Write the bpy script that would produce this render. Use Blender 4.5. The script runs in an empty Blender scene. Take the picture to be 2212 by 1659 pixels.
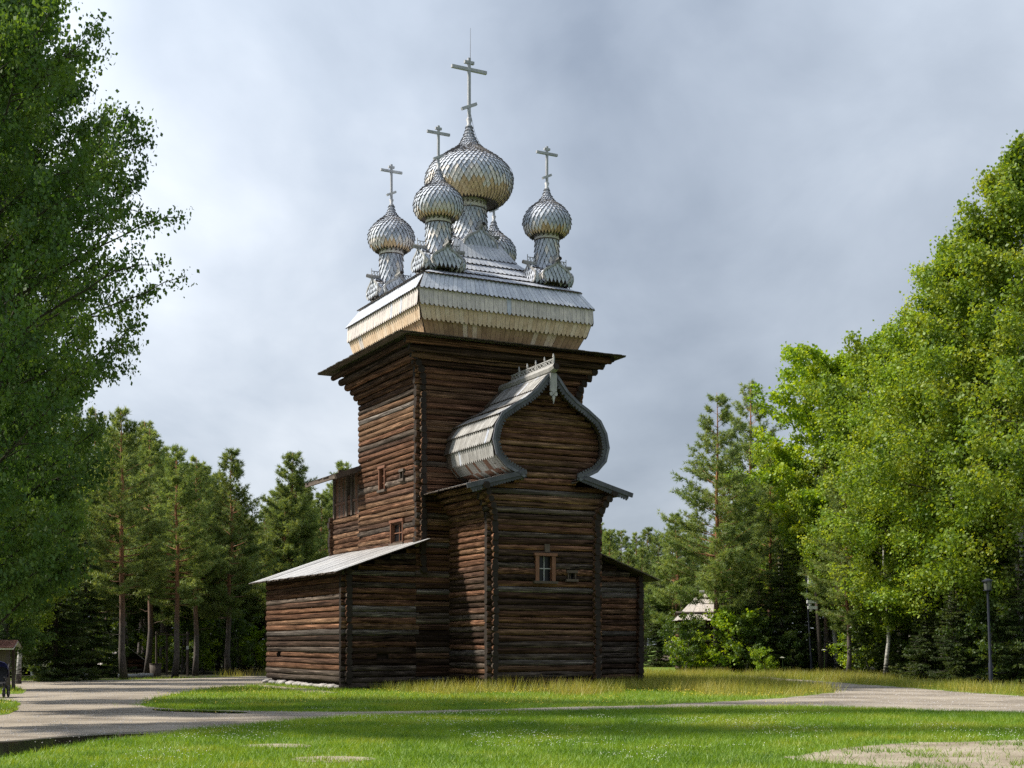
import bpy, bmesh, math, random
import numpy as np
from mathutils import Vector, Matrix

random.seed(7)
rng = np.random.default_rng(7)
scene = bpy.context.scene
COL = scene.collection
R = math.radians

# ------------------------------------------------------------------ camera, sky, sun, exposure
F, HOR, EYE, W0, H0 = 2940.0, 1392.0, 1.6, 2212.0, 1659.0      # photo measured at 2212 x 1659
cam = bpy.data.cameras.new('camera'); camo = bpy.data.objects.new('camera', cam); COL.objects.link(camo)
camo.location = (0, 0, EYE); camo.rotation_euler = (R(90), 0, 0)
cam.sensor_width = 36; cam.lens = 36 * F / W0; cam.shift_y = (HOR - H0 / 2) / W0
cam.clip_start = 0.1; cam.clip_end = 3000
scene.camera = camo

SUN_AZ = math.atan2(0.04, -0.999)        # direction towards the sun, seen from above
SUN_EL = R(46)
SUN_STRENGTH = 3.6
world = bpy.data.worlds.new('World'); scene.world = world; world.use_nodes = True

def sky_world():
    nt = world.node_tree; nt.nodes.clear(); N = nt.nodes.new; L = nt.links.new
    out = N('ShaderNodeOutputWorld')
    sky = N('ShaderNodeTexSky'); sky.sky_type = 'NISHITA'; sky.sun_disc = False
    sky.sun_elevation = SUN_EL; sky.sun_rotation = math.pi / 2 - SUN_AZ
    b1 = N('ShaderNodeBackground'); b1.inputs[1].default_value = 0.07
    L(sky.outputs[0], b1.inputs[0])
    tc = N('ShaderNodeTexCoord'); sep = N('ShaderNodeSeparateXYZ'); L(tc.outputs['Generated'], sep.inputs[0])
    # project the view direction on a flat cloud deck
    ad = N('ShaderNodeMath'); ad.operation = 'ADD'; ad.inputs[1].default_value = 0.34
    ab = N('ShaderNodeMath'); ab.operation = 'ABSOLUTE'; L(sep.outputs[2], ab.inputs[0]); L(ab.outputs[0], ad.inputs[0])
    dv = N('ShaderNodeVectorMath'); dv.operation = 'SCALE'
    inv = N('ShaderNodeMath'); inv.operation = 'DIVIDE'; inv.inputs[0].default_value = 1.0; L(ad.outputs[0], inv.inputs[1])
    L(tc.outputs['Generated'], dv.inputs[0]); L(inv.outputs[0], dv.inputs['Scale'])
    mp = N('ShaderNodeMapping'); mp.inputs['Location'].default_value = (1.7, 5.9, 0.4); mp.inputs['Scale'].default_value = (1.15, .75, 1.0)
    L(dv.outputs[0], mp.inputs[0])
    n1 = N('ShaderNodeTexNoise'); n1.inputs['Scale'].default_value = 1.25; n1.inputs['Detail'].default_value = 5; n1.inputs['Roughness'].default_value = .45
    n1.inputs['Distortion'].default_value = .35
    L(mp.outputs[0], n1.inputs['Vector'])
    n2 = N('ShaderNodeTexNoise'); n2.inputs['Scale'].default_value = 4.2; n2.inputs['Detail'].default_value = 6; n2.inputs['Roughness'].default_value = .55
    n2.inputs['Distortion'].default_value = .25
    L(mp.outputs[0], n2.inputs['Vector'])
    mx = N('ShaderNodeMath'); mx.operation = 'MULTIPLY_ADD'; mx.inputs[1].default_value = .20; L(n2.outputs[0], mx.inputs[0])
    ms = N('ShaderNodeMath'); ms.operation = 'MULTIPLY'; ms.inputs[1].default_value = .80; L(n1.outputs[0], ms.inputs[0]); L(ms.outputs[0], mx.inputs[2])
    rp = N('ShaderNodeValToRGB'); cr = rp.color_ramp
    cr.elements[0].position = .34; cr.elements[0].color = (.135, .160, .200, 1)
    cr.elements[1].position = .66; cr.elements[1].color = (.41, .435, .468, 1)
    e = cr.elements.new(.49); e.color = (.245, .276, .320, 1)
    L(mx.outputs[0], rp.inputs[0])
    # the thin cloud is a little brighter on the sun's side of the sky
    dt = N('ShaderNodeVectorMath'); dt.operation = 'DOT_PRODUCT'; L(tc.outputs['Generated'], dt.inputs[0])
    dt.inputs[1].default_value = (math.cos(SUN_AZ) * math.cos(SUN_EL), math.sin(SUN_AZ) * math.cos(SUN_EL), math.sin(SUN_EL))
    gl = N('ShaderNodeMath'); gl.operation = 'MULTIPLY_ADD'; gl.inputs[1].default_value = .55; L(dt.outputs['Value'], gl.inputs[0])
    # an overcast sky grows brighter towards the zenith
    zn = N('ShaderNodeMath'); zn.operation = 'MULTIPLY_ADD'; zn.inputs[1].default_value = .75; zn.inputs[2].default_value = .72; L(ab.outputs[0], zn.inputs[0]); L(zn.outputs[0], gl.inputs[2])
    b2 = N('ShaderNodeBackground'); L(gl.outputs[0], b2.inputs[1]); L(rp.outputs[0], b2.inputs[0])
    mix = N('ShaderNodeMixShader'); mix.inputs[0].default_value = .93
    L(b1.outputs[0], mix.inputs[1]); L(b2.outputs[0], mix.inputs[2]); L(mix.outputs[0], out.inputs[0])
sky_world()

sl = bpy.data.lights.new('sun', 'SUN'); so = bpy.data.objects.new('sun', sl); COL.objects.link(so)
sl.energy = SUN_STRENGTH; sl.angle = R(4.5); sl.color = (1.0, .93, .80)
sdir = Vector((math.cos(SUN_AZ) * math.cos(SUN_EL), math.sin(SUN_AZ) * math.cos(SUN_EL), math.sin(SUN_EL)))
so.rotation_euler = sdir.to_track_quat('Z', 'Y').to_euler()
so.location = sdir * 80
vs = scene.view_settings
vs.view_transform = 'Standard'; vs.look = 'None'; vs.exposure = 1.2; vs.gamma = 1.0; vs.use_curve_mapping = False
scene.cycles.use_denoising = False
scene.cycles.max_bounces = 6; scene.cycles.diffuse_bounces = 3; scene.cycles.glossy_bounces = 2
scene.cycles.transmission_bounces = 4; scene.cycles.transparent_max_bounces = 6
scene.cycles.sample_clamp_indirect = 1.5; scene.cycles.sample_clamp_direct = 1.6

def ground(px, py, z=0.0):
    """photo pixel -> point where that line of sight meets height z"""
    t = (EYE - z) * F / (py - HOR)
    return Vector(((px - W0 / 2) / F * t, t, z))
def at(px, dist):
    return (px - W0 / 2) / F * dist

# ------------------------------------------------------------------ helpers
def mesh_np(name, verts, faces, mats=None, smooth=False, rnd=None, matidx=None):
    """verts (n,3), faces (m,k) arrays with constant k"""
    me = bpy.data.meshes.new(name)
    verts = np.asarray(verts, np.float32); faces = np.asarray(faces, np.int32)
    k = faces.shape[1]
    me.vertices.add(len(verts)); me.vertices.foreach_set('co', verts.ravel())
    me.loops.add(faces.size); me.loops.foreach_set('vertex_index', faces.ravel())
    me.polygons.add(len(faces)); me.polygons.foreach_set('loop_start', np.arange(0, faces.size, k, dtype=np.int32))
    if matidx is not None: me.polygons.foreach_set('material_index', np.asarray(matidx, np.int32))
    me.polygons.foreach_set('use_smooth', np.full(len(faces), smooth))
    if rnd is not None:
        a = me.attributes.new('rnd', 'FLOAT', 'POINT'); a.data.foreach_set('value', np.asarray(rnd, np.float32))
    me.update(calc_edges=True)
    for m in (mats or []): me.materials.append(m)
    return me
def mesh_py(name, V, Fs, mats=None, smooth=False, matidx=None):
    me = bpy.data.meshes.new(name); me.from_pydata([tuple(v) for v in V], [], Fs); me.update()
    for m in (mats or []): me.materials.append(m)
    if matidx is not None: me.polygons.foreach_set('material_index', matidx)
    if smooth: me.polygons.foreach_set('use_smooth', [True] * len(me.polygons))
    return me
def link(name, me, parent=None, loc=None, rotz=None):
    o = bpy.data.objects.new(name, me); COL.objects.link(o)
    if parent is not None: o.parent = parent
    if loc is not None: o.location = loc
    if rotz is not None: o.rotation_euler = (0, 0, rotz)
    return o
def tag(o, label=None, cat=None, group=None, kind=None):
    if label: o['label'] = label
    if cat: o['category'] = cat
    if group: o['group'] = group
    if kind: o['kind'] = kind
    return o
def thing(name, label, cat, loc, rotz=0, group=None):
    return tag(link(name, None, None, loc, rotz), label, cat, group)
def copy_tree(o, parent=None):
    c = o.copy(); COL.objects.link(c); c.parent = parent
    for ch in list(o.children): copy_tree(ch, c)
    return c

class MB:
    """collects polygons of one part"""
    def __init__(s): s.V = []; s.F = []; s.M = []
    def poly(s, pts, m=0):
        b = len(s.V); s.V += [tuple(p) for p in pts]; s.F.append(list(range(b, b + len(pts)))); s.M.append(m)
    def box(s, lo, hi, m=0, T=None):
        x0, y0, z0 = lo; x1, y1, z1 = hi
        P = [(x0,y0,z0),(x1,y0,z0),(x1,y1,z0),(x0,y1,z0),(x0,y0,z1),(x1,y0,z1),(x1,y1,z1),(x0,y1,z1)]
        if T: P = [tuple(T @ Vector(p)) for p in P]
        b = len(s.V); s.V += P
        for f in ((3,2,1,0),(4,5,6,7),(0,1,5,4),(1,2,6,5),(2,3,7,6),(3,0,4,7)): s.F.append([b + i for i in f]); s.M.append(m)
    def slab(s, pts, n, th, m=0, ms=None):
        """flat outline pts with thickness th towards -n; ms: material of the cut edges"""
        ms = m if ms is None else ms
        n = Vector(n); k = len(pts); b = len(s.V)
        s.V += [tuple(p) for p in pts] + [tuple(Vector(p) - n * th) for p in pts]
        s.F.append([b + i for i in range(k)]); s.M.append(m)
        s.F.append([b + k + i for i in reversed(range(k))]); s.M.append(m)
        for i in range(k):
            j = (i + 1) % k; s.F.append([b + i, b + k + i, b + k + j, b + j]); s.M.append(ms)
    def bar(s, p, q, w, h, up=(0,0,1), m=0):
        p = Vector(p); q = Vector(q); d = (q - p).normalized(); up = Vector(up)
        sx = d.cross(up)
        if sx.length < 1e-4: sx = d.cross(Vector((1,0,0)))
        sx.normalize(); uy = sx.cross(d)
        b = len(s.V)
        for c in (p, q):
            for a, e in ((-1,-1),(1,-1),(1,1),(-1,1)): s.V.append(tuple(c + sx * (a * w / 2) + uy * (e * h / 2)))
        for f in ((0,1,2,3),(7,6,5,4),(0,4,5,1),(1,5,6,2),(2,6,7,3),(3,7,4,0)): s.F.append([b + i for i in f]); s.M.append(m)
    def tube(s, pts, rad, n=6, m=0, cap=True, mc=None):
        mc = m if mc is None else mc
        pts = [Vector(p) for p in pts]; rings = []
        for i, p in enumerate(pts):
            d = (pts[min(i + 1, len(pts) - 1)] - pts[max(i - 1, 0)])
            d = d.normalized() if d.length > 1e-6 else Vector((0, 0, 1))
            a = d.cross(Vector((.13, .31, .94))); 
            if a.length < 1e-3: a = d.cross(Vector((1, 0, 0)))
            a.normalize(); c = d.cross(a); b = len(s.V)
            for k in range(n):
                t = 2 * math.pi * k / n; s.V.append(tuple(p + (a * math.cos(t) + c * math.sin(t)) * rad[i]))
            rings.append(b)
        for i in range(len(pts) - 1):
            for k in range(n):
                l = (k + 1) % n
                s.F.append([rings[i] + k, rings[i] + l, rings[i + 1] + l, rings[i + 1] + k]); s.M.append(m)
        if cap:
            s.F.append([rings[0] + k for k in reversed(range(n))]); s.M.append(mc)
            s.F.append([rings[-1] + k for k in range(n)]); s.M.append(mc)
    def lathe(s, prof, c=(0,0,0), n=24, m=0):
        b = len(s.V)
        for r, z in prof:
            for k in range(n):
                t = 2 * math.pi * k / n; s.V.append((c[0] + r * math.cos(t), c[1] + r * math.sin(t), c[2] + z))
        for i in range(len(prof) - 1):
            for k in range(n):
                l = (k + 1) % n
                s.F.append([b + i*n + k, b + i*n + l, b + (i+1)*n + l, b + (i+1)*n + k]); s.M.append(m)
    def mesh(s, name, mats, smooth=False): return mesh_py(name, s.V, s.F, mats, smooth, s.M)
    def build(s, name, mats, parent=None, smooth=False, **k):
        if not isinstance(mats, (list, tuple)): mats = [mats]
        return link(name, s.mesh(name, mats, smooth), parent, **k)

# ------------------------------------------------------------------ materials
def mat(name):
    m = bpy.data.materials.new(name); m.use_nodes = True; nt = m.node_tree
    p = nt.nodes['Principled BSDF']; return m, nt, p, nt.nodes.new, nt.links.new
def ramp(N, stops):
    r = N('ShaderNodeValToRGB'); cr = r.color_ramp
    cr.elements[0].position = stops[0][0]; cr.elements[0].color = (*stops[0][1], 1)
    cr.elements[1].position = stops[-1][0]; cr.elements[1].color = (*stops[-1][1], 1)
    for p, c in stops[1:-1]:
        e = cr.elements.new(p); e.color = (*c, 1)
    return r
def mixc(N, L, mode, fac, a, b):
    x = N('ShaderNodeMix'); x.data_type = 'RGBA'; x.blend_type = mode
    for i, s in ((0, fac), (6, a), (7, b)):
        if hasattr(s, 'is_linked'): L(s, x.inputs[i])
        elif i == 0: x.inputs[0].default_value = s
        else: x.inputs[i].default_value = (*s, 1)
    return x.outputs[2]
def noise(N, L, vec, scale, detail=4, rough=.55, dist=0):
    n = N('ShaderNodeTexNoise'); n.inputs['Scale'].default_value = scale; n.inputs['Detail'].default_value = detail
    n.inputs['Roughness'].default_value = rough; n.inputs['Distortion'].default_value = dist
    if vec is not None: L(vec, n.inputs['Vector'])
    return n.outputs[0]

def log_material(name):
    """weathered round log; object colour tints each log; long grain and cracks run along local x"""
    m, nt, p, N, L = mat(name)
    tc = N('ShaderNodeTexCoord'); oi = N('ShaderNodeObjectInfo')
    off = N('ShaderNodeVectorMath'); off.operation = 'SCALE'; off.inputs[0].default_value = (37, 53, 91); L(oi.outputs['Random'], off.inputs['Scale'])
    add = N('ShaderNodeVectorMath'); L(tc.outputs['Object'], add.inputs[0]); L(off.outputs[0], add.inputs[1])
    def mp(sc, rot=0):
        q = N('ShaderNodeMapping'); q.inputs['Scale'].default_value = sc; q.inputs['Rotation'].default_value = (0, rot, 0); L(add.outputs[0], q.inputs[0]); return q.outputs[0]
    grain = noise(N, L, mp((4, 22, 22)), 1.0, 7, .72, .5)
    crack = noise(N, L, mp((3.0, 17, 30), .02), 1.0, 3, .5, .3)
    patch = noise(N, L, mp((7, 3, 5)), 1.0, 4, .6)
    c = mixc(N, L, 'MULTIPLY', 1.0, oi.outputs['Color'], ramp_out(N, L, grain, [(.34, (.22, .20, .19)), (.48, (.80, .77, .75)), (.56, (1.2, 1.15, 1.1)), (.65, (2.8, 2.7, 2.6))]))
    c = mixc(N, L, 'MIX', ramp_out(N, L, patch, [(.44, (0, 0, 0)), (.66, (.62, .62, .62))]), c, mixc(N, L, 'MULTIPLY', 1.0, c, (.42, .36, .34)))
    ck = ramp_out(N, L, crack, [(.33, (.06, .055, .05)), (.40, (1, 1, 1))])
    c = mixc(N, L, 'MULTIPLY', 1.0, c, ck)
    L(c, p.inputs['Base Color'])
    p.inputs['Roughness'].default_value = .9; p.inputs['Specular IOR Level'].default_value = .06
    bm = N('ShaderNodeBump'); bm.inputs['Strength'].default_value = .9; bm.inputs['Distance'].default_value = .02
    mh = N('ShaderNodeMath'); mh.operation = 'MULTIPLY_ADD'; mh.inputs[1].default_value = .6; L(grain, mh.inputs[0]); L(ck, mh.inputs[2])
    L(mh.outputs[0], bm.inputs['Height']); L(bm.outputs[0], p.inputs['Normal'])
    return m
def ramp_out(N, L, src, stops):
    r = ramp(N, stops); L(src, r.inputs[0]); return r.outputs[0]

def board_material(name, stops, rough=.55, spec=.4, sc=(2.2, 2.2, .5), rand=.25):
    """sawn or split board: colour drawn per island, fine vertical grain, knots"""
    m, nt, p, N, L = mat(name)
    g = N('ShaderNodeNewGeometry'); tc = N('ShaderNodeTexCoord')
    oi = N('ShaderNodeObjectInfo')
    w = N('ShaderNodeMath'); w.operation = 'ADD'; L(g.outputs['Random Per Island'], w.inputs[0]); L(oi.outputs['Random'], w.inputs[1])
    fr = N('ShaderNodeMath'); fr.operation = 'FRACT'; L(w.outputs[0], fr.inputs[0])
    mp = N('ShaderNodeMapping'); mp.inputs['Scale'].default_value = sc; L(tc.outputs['Object'], mp.inputs[0])
    gr = noise(N, L, mp.outputs[0], 9, 5, .6)
    bl = noise(N, L, tc.outputs['Object'], 2.3, 3, .5)
    s1 = N('ShaderNodeMath'); s1.operation = 'MULTIPLY_ADD'; s1.inputs[1].default_value = .28; L(fr.outputs[0], s1.inputs[0])
    s2 = N('ShaderNodeMath'); s2.operation = 'MULTIPLY'; s2.inputs[1].default_value = .72; L(bl, s2.inputs[0]); L(s2.outputs[0], s1.inputs[2])
    c = ramp_out(N, L, s1.outputs[0], stops)
    c = mixc(N, L, 'MULTIPLY', .75, c, ramp_out(N, L, gr, [(.3, (.55, .55, .56)), (.6, (1.08, 1.06, 1.04))]))
    L(c, p.inputs['Base Color']); p.inputs['Roughness'].default_value = rough; p.inputs['Specular IOR Level'].default_value = spec
    bm = N('ShaderNodeBump'); bm.inputs['Strength'].default_value = .4; bm.inputs['Distance'].default_value = .008
    L(gr, bm.inputs['Height']); L(bm.outputs[0], p.inputs['Normal'])
    return m

M_LOG = log_material('weathered_log')
M_SILVER = board_material('silver_shingle', [(.12, (.24, .27, .33)), (.5, (.42, .46, .54)), (.88, (.58, .61, .66))], .72, .25)
M_PALE = board_material('pale_shingle', [(.15, (.44, .42, .42)), (.5, (.62, .58, .55)), (.85, (.72, .68, .64))], .6)
M_GOLD = board_material('golden_shingle', [(.15, (.40, .27, .16)), (.5, (.56, .40, .24)), (.85, (.66, .52, .36))], .65)
M_BSILV = board_material('silver_board', [(.15, (.28, .30, .36)), (.5, (.40, .43, .50)), (.85, (.56, .57, .61))], .42, .55)
M_BPALE = board_material('pale_board', [(.15, (.38, .35, .34)), (.5, (.50, .46, .44)), (.85, (.60, .54, .49))], .6)
M_BTAN = board_material('tan_board', [(.15, (.44, .31, .20)), (.5, (.58, .44, .31)), (.85, (.64, .54, .43))], .65)
M_BBROWN = board_material('brown_board', [(.15, (.22, .13, .07)), (.5, (.36, .23, .13)), (.85, (.48, .34, .21))], .7)
M_BARREL = board_material('grey_brown_board', [(.15, (.13, .125, .12)), (.5, (.24, .235, .23)), (.85, (.36, .36, .36))], .7)
M_EDGE = board_material('shingle_edge', [(.15, (.05, .045, .045)), (.5, (.09, .082, .08)), (.85, (.14, .13, .125))], .8)  # dark edge grain, toned to paint in the shade lines between shingles
M_BDARK = board_material('old_dark_board', [(.15, (.035, .028, .024)), (.5, (.075, .055, .042)), (.85, (.13, .10, .08))], .75)
M_BRED = board_material('red_brown_board', [(.15, (.07, .03, .018)), (.5, (.14, .065, .038)), (.85, (.17, .12, .09))], .75)
M_PLANK = board_material('annex_plank', [(.15, (.24, .24, .25)), (.5, (.38, .38, .39)), (.85, (.52, .51, .50))], .40, .6)
M_VERGE = board_material('blue_grey_trim', [(.15, (.03, .032, .04)), (.5, (.055, .058, .07)), (.85, (.10, .105, .12))], .55)
M_VERGE2 = board_material('pale_blue_grey_trim', [(.15, (.06, .064, .082)), (.5, (.10, .105, .13)), (.85, (.16, .165, .19))], .5)
M_GREY = board_material('grey_trim', [(.15, (.20, .20, .20)), (.5, (.30, .30, .30)), (.85, (.40, .39, .38))], .6)
M_FRAME = board_material('window_wood', [(.15, (.085, .034, .017)), (.5, (.15, .062, .032)), (.85, (.19, .09, .05))], .6)
M_CROSS = board_material('cross_wood', [(.15, (.24, .25, .28)), (.5, (.34, .35, .38)), (.85, (.42, .43, .45))], .5)

def plain(name, col, rough=.6, metal=0, spec=.5):
    m, nt, p, N, L = mat(name)
    tc = N('ShaderNodeTexCoord'); n = noise(N, L, tc.outputs['Object'], 6, 5, .6)
    c = mixc(N, L, 'MULTIPLY', 1, col, ramp_out(N, L, n, [(.3, (.72, .72, .72)), (.7, (1.15, 1.15, 1.15))]))
    L(c, p.inputs['Base Color']); p.inputs['Roughness'].default_value = rough; p.inputs['Metallic'].default_value = metal
    p.inputs['Specular IOR Level'].default_value = spec
    return m
M_LOGEND = plain('log_end', (.030, .024, .021), .9, spec=.1)
M_CORE = plain('dark_core', (.02, .014, .011), .9, spec=.1)
M_GLASS = plain('dark_glass', (.010, .010, .011), .25, spec=.3)
M_IRON = plain('dark_iron', (.03, .03, .033), .5, .6)
M_WIRE = plain('thin_wire', (.12, .12, .13), .5, .5)
M_POST = plain('blue_black_paint', (.012, .015, .026), .6, spec=.3)
M_LAMP = plain('lamp_glass', (.09, .095, .09), .3)
M_WHITE = plain('white_plastic', (.62, .63, .62), .45)
M_ROCK = plain('granite_cobble', (.30, .28, .27), .85)

# ------------------------------------------------------------------ the church: setting out
PHI = math.pi / 2 - R(62.7)
Dc = 49.6
U = Vector((math.cos(PHI), math.sin(PHI), 0)); Vv = Vector((-math.sin(PHI), math.cos(PHI), 0))
CC = Vector(((910 - 1106) / F * Dc, Dc, 0))
HX, HY = 3.225, 2.925                      # half size of the main log tower
MC = CC + U * HX + Vv * HY
church = thing('log_church', 'tall dark log church with silver shingled onion domes and barrel roofed apse', 'church', MC, PHI)
LOGD = 0.213

def make_log_mesh(seed):
    r = random.Random(seed); n = 10; xs = [-.5, -.17, .2, .5]; V = []; Fc = []
    a0 = LOGD / 2 * 1.06
    for i, x in enumerate(xs):
        rr = a0 * (1 + r.uniform(-.13, .13)); oy = r.uniform(-.014, .014); oz = r.uniform(-.014, .014)
        for k in range(n):
            t = 2 * math.pi * (k + .5) / n; q = rr * (1 + r.uniform(-.03, .03))
            q /= (abs(math.cos(t)) ** 2.7 + abs(math.sin(t)) ** 2.7) ** (1 / 2.7); V.append((x, oy + q * math.cos(t), oz + q * math.sin(t)))
    for i in range(3):
        for k in range(n): Fc.append([i*n + k, (i+1)*n + k, (i+1)*n + (k+1) % n, i*n + (k+1) % n])
    sm = [True] * len(Fc)
    b = len(V); V += V[:n] + V[3*n:4*n]
    Fc += [[b + k for k in range(n)], [b + n + k for k in reversed(range(n))]]; sm += [False, False]
    me = mesh_py('log', V, Fc, [M_LOG, M_LOGEND], matidx=[0] * (len(Fc) - 2) + [1, 1]); me.polygons.foreach_set('use_smooth', sm); return me
LOGM = [make_log_mesh(s) for s in range(6)]
TINTS = [(.112, .062, .039), (.078, .047, .034), (.152, .094, .060), (.090, .074, .063), (.115, .104, .096), (.050, .034, .026), (.126, .068, .044)]
n_logs = 0; hidden_side = False; log_bin = MB()
def put_log(parent, x0, x1, y, z, axis, tint, scale=1.0):
    """one log, axis 'x' or 'y' from x0 to x1"""
    global n_logs
    if hidden_side:
        L = x1 - x0; T_ = (Matrix.Translation(((x0 + x1) / 2, y, z)) if axis == 'x' else Matrix.Translation((y, (x0 + x1) / 2, z)) @ Matrix.Rotation(math.pi / 2, 4, 'Z')) @ Matrix.Diagonal((L, 1, 1, 1))
        me_ = random.choice(LOGM); b_ = len(log_bin.V); log_bin.V += [tuple(T_ @ v.co) for v in me_.vertices]
        for p_ in me_.polygons: log_bin.F.append([b_ + i for i in p_.vertices]); log_bin.M.append(p_.material_index)
        return
    n_logs += 1
    o = bpy.data.objects.new('log', random.choice(LOGM)); COL.objects.link(o); o.parent = parent
    L = x1 - x0; fl = random.choice((-1, 1))
    if axis == 'x': o.location = ((x0 + x1) / 2, y, z); rz = 0
    else: o.location = (y, (x0 + x1) / 2, z); rz = math.pi / 2
    o.rotation_euler = (0, random.uniform(-1, 1) * .035 / max(L, 1.5), rz)
    s = scale * random.uniform(.93, 1.10)
    o.scale = (L * fl, s, s); o.color = (*tint, 1)
def tint_for(z):
    k = random.random()
    if z < 2.2: w = [.3, 2, .2, 2.5, 1.5, 3, .5]
    elif z < 5: w = [2, 2, 1, 1.6, 1, 1.5, 2]
    elif z > 11: w = [2, 2, .8, .3, 0, 1.5, 2]
    else: w = [2.2, 1, 3, .7, .4, .5, 1.7]
    t = random.choices(TINTS, w)[0]; g = random.uniform(.6, 1.1) * (.86 if z < 2.2 else 1.08)
    return tuple(c * g for c in t)

def log_wall(name, axis, pos, a, b, z0, z1, out, ext=(.26, .26), flare=None, openings=(), stagger=0, span=None, core=True, zc=None):
    """a wall of stacked logs in the vertical plane axis-coordinate pos, from a to b; flare(z)-> outward shift; out=-1/+1 the outer side"""
    mb = MB()
    def P(t, d, z): return (t, pos + d, z) if axis == 'x' else (pos + d, t, z)
    if core:
        zc = z0 if zc is None else zc
        zz = [zc + (z1 - zc) * i / 24 for i in range(25)]
        for i in range(24):
            q = []
            for z, rev in ((zz[i], 0), (zz[i+1], 1)):
                f0 = flare(z) * out if flare else 0
                s0, s1 = span(z) if span else (a, b)
                e = [P(s0, f0 - out * .05, z), P(s1, f0 - out * .05, z)]
                q += e if not rev else e[::-1]
            mb.poly(q)
        w = mb.build(name, M_CORE, church)
    else: w = link(name, None, church)
    z = z0 + LOGD / 2 + stagger * LOGD / 2
    k = 0
    while z < z1 - LOGD * .2:
        f = flare(z) if flare else 0
        s0, s1 = span(z) if span else (a, b)
        ek = max(.35, 1 - f * 1.2); e0 = ext[0] * ek + f + random.uniform(-.03, .04); e1 = ext[1] * ek + f + random.uniform(-.03, .04)
        if span: e0 = e1 = 0
        cuts = [(o[0], o[1]) for o in openings if o[2] < z + .02 and o[3] > z - .02]
        segs = []; c = s0 - e0
        for c0, c1 in sorted(cuts): segs.append((c, c0)); c = c1
        segs.append((c, s1 + e1))
        t = tint_for(z)
        for q0, q1 in segs:
            if q1 - q0 > .12: put_log(w, q0, q1, pos + out * f, z, axis, t)
        z += LOGD; k += 1
    return w

# main tower walls with the outward flare under the eaves
ZE = 12.55
def flare_main(z):
    t = max(0, (z - 11.05) / (ZE - 11.05)); return 1.08 * t ** 1.8
# windows:  (t0,t1,z0,z1) in wall coordinates
def wallpx(px, py, plane_pt, n):
    """photo pixel -> church local point on a vertical plane"""
    d = Vector(((px - 1106) / F, 1, (HOR - py) / F)); o = Vector((0, 0, EYE))
    t = (plane_pt - o).dot(n) / d.dot(n); p = o + d * t - MC
    return p.dot(U), p.dot(Vv), p.z
def rect_on(px0, py0, px1, py1, pl, axis):
    """rectangle in px on wall plane -> (t0,t1,z0,z1)"""
    if axis == 'x': P0 = MC + Vv * pl; n = Vv; i = 0
    else: P0 = MC + U * pl; n = U; i = 1
    xm, ym = (px0 + px1) / 2, (py0 + py1) / 2
    a = wallpx(px0, ym, P0, n)[i]; b = wallpx(px1, ym, P0, n)[i]
    return (min(a, b), max(a, b), wallpx(xm, py1, P0, n)[2], wallpx(xm, py0, P0, n)[2])
SURF = LOGD / 2
W_MAIN1 = rect_on(820, 1012, 833, 1058, -HX - SURF, 'y')
W_MAIN2 = rect_on(845, 1128, 872, 1173, -HX - SURF, 'y')
W_SLIT = rect_on(866, 1019, 873, 1034, -HX - SURF, 'y')
AQ = 3.45; AP = 1.18; AHX = HX - AP         # apse length and half width
AY = -HY - AQ                               # plane of the apse front
W_APSE = rect_on(1156, 1201, 1199, 1255, AY - SURF, 'x')
W_APSE = (W_APSE[0], W_APSE[1], W_APSE[2], W_APSE[3])
W_ASLIT = rect_on(1226, 1238, 1243, 1251, AY - SURF, 'x')

log_wall('tower_east_wall', 'x', -HY, -HX, HX, 0, ZE, -1, flare=flare_main)
log_wall('tower_south_wall', 'y', -HX, -HY, HY, 4.1, ZE, -1, flare=flare_main, stagger=1, openings=[W_MAIN1, W_MAIN2, W_SLIT], zc=0)
hidden_side = True
log_wall('tower_north_wall', 'y', HX, -HY, HY, 4.4, ZE, 1, flare=flare_main, stagger=1, zc=0)
hidden_side = False
# apse
AZ = 7.15
def flare_apse(z):
    t = max(0, (z - 5.95) / (AZ - 5.95)); return .62 * t ** 1.6
def no_flare_front(z): return 0
BOCH = [(0.0, 11.12), (.24, 10.92), (.60, 10.46), (1.02, 10.12), (1.44, 9.88), (1.94, 9.52), (2.18, 9.10), (2.28, 8.60), (2.16, 8.12), (1.80, 7.74), (1.08, 7.40)]
def boch_half(z):
    for (xa, za), (xb, zb) in zip(BOCH, BOCH[1:]):
        if zb <= z <= za: return xa + (xb - xa) * (za - z) / (za - zb)
    return 1.08
def apse_span(z):
    if z < AZ:
        f = flare_apse(z); e = .26; return (-AHX - f - e, AHX + f + e)
    h = max(.12, boch_half(z + .02) - .10)
    if z < 7.5: h = 1.25
    return (-h, h)
log_wall('apse_front_wall', 'x', AY, -AHX, AHX, 0, 10.85, -1, openings=[W_APSE, W_ASLIT], span=apse_span)
log_wall('apse_side_wall', 'y', -AHX, AY, -HY, 0, AZ, -1, ext=(.26, -.08), flare=flare_apse, stagger=1)
hidden_side = True
log_wall('apse_side_wall', 'y', AHX, AY, -HY, 0, AZ, 1, ext=(.26, -.08), flare=flare_apse, stagger=1)
hidden_side = False
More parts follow.
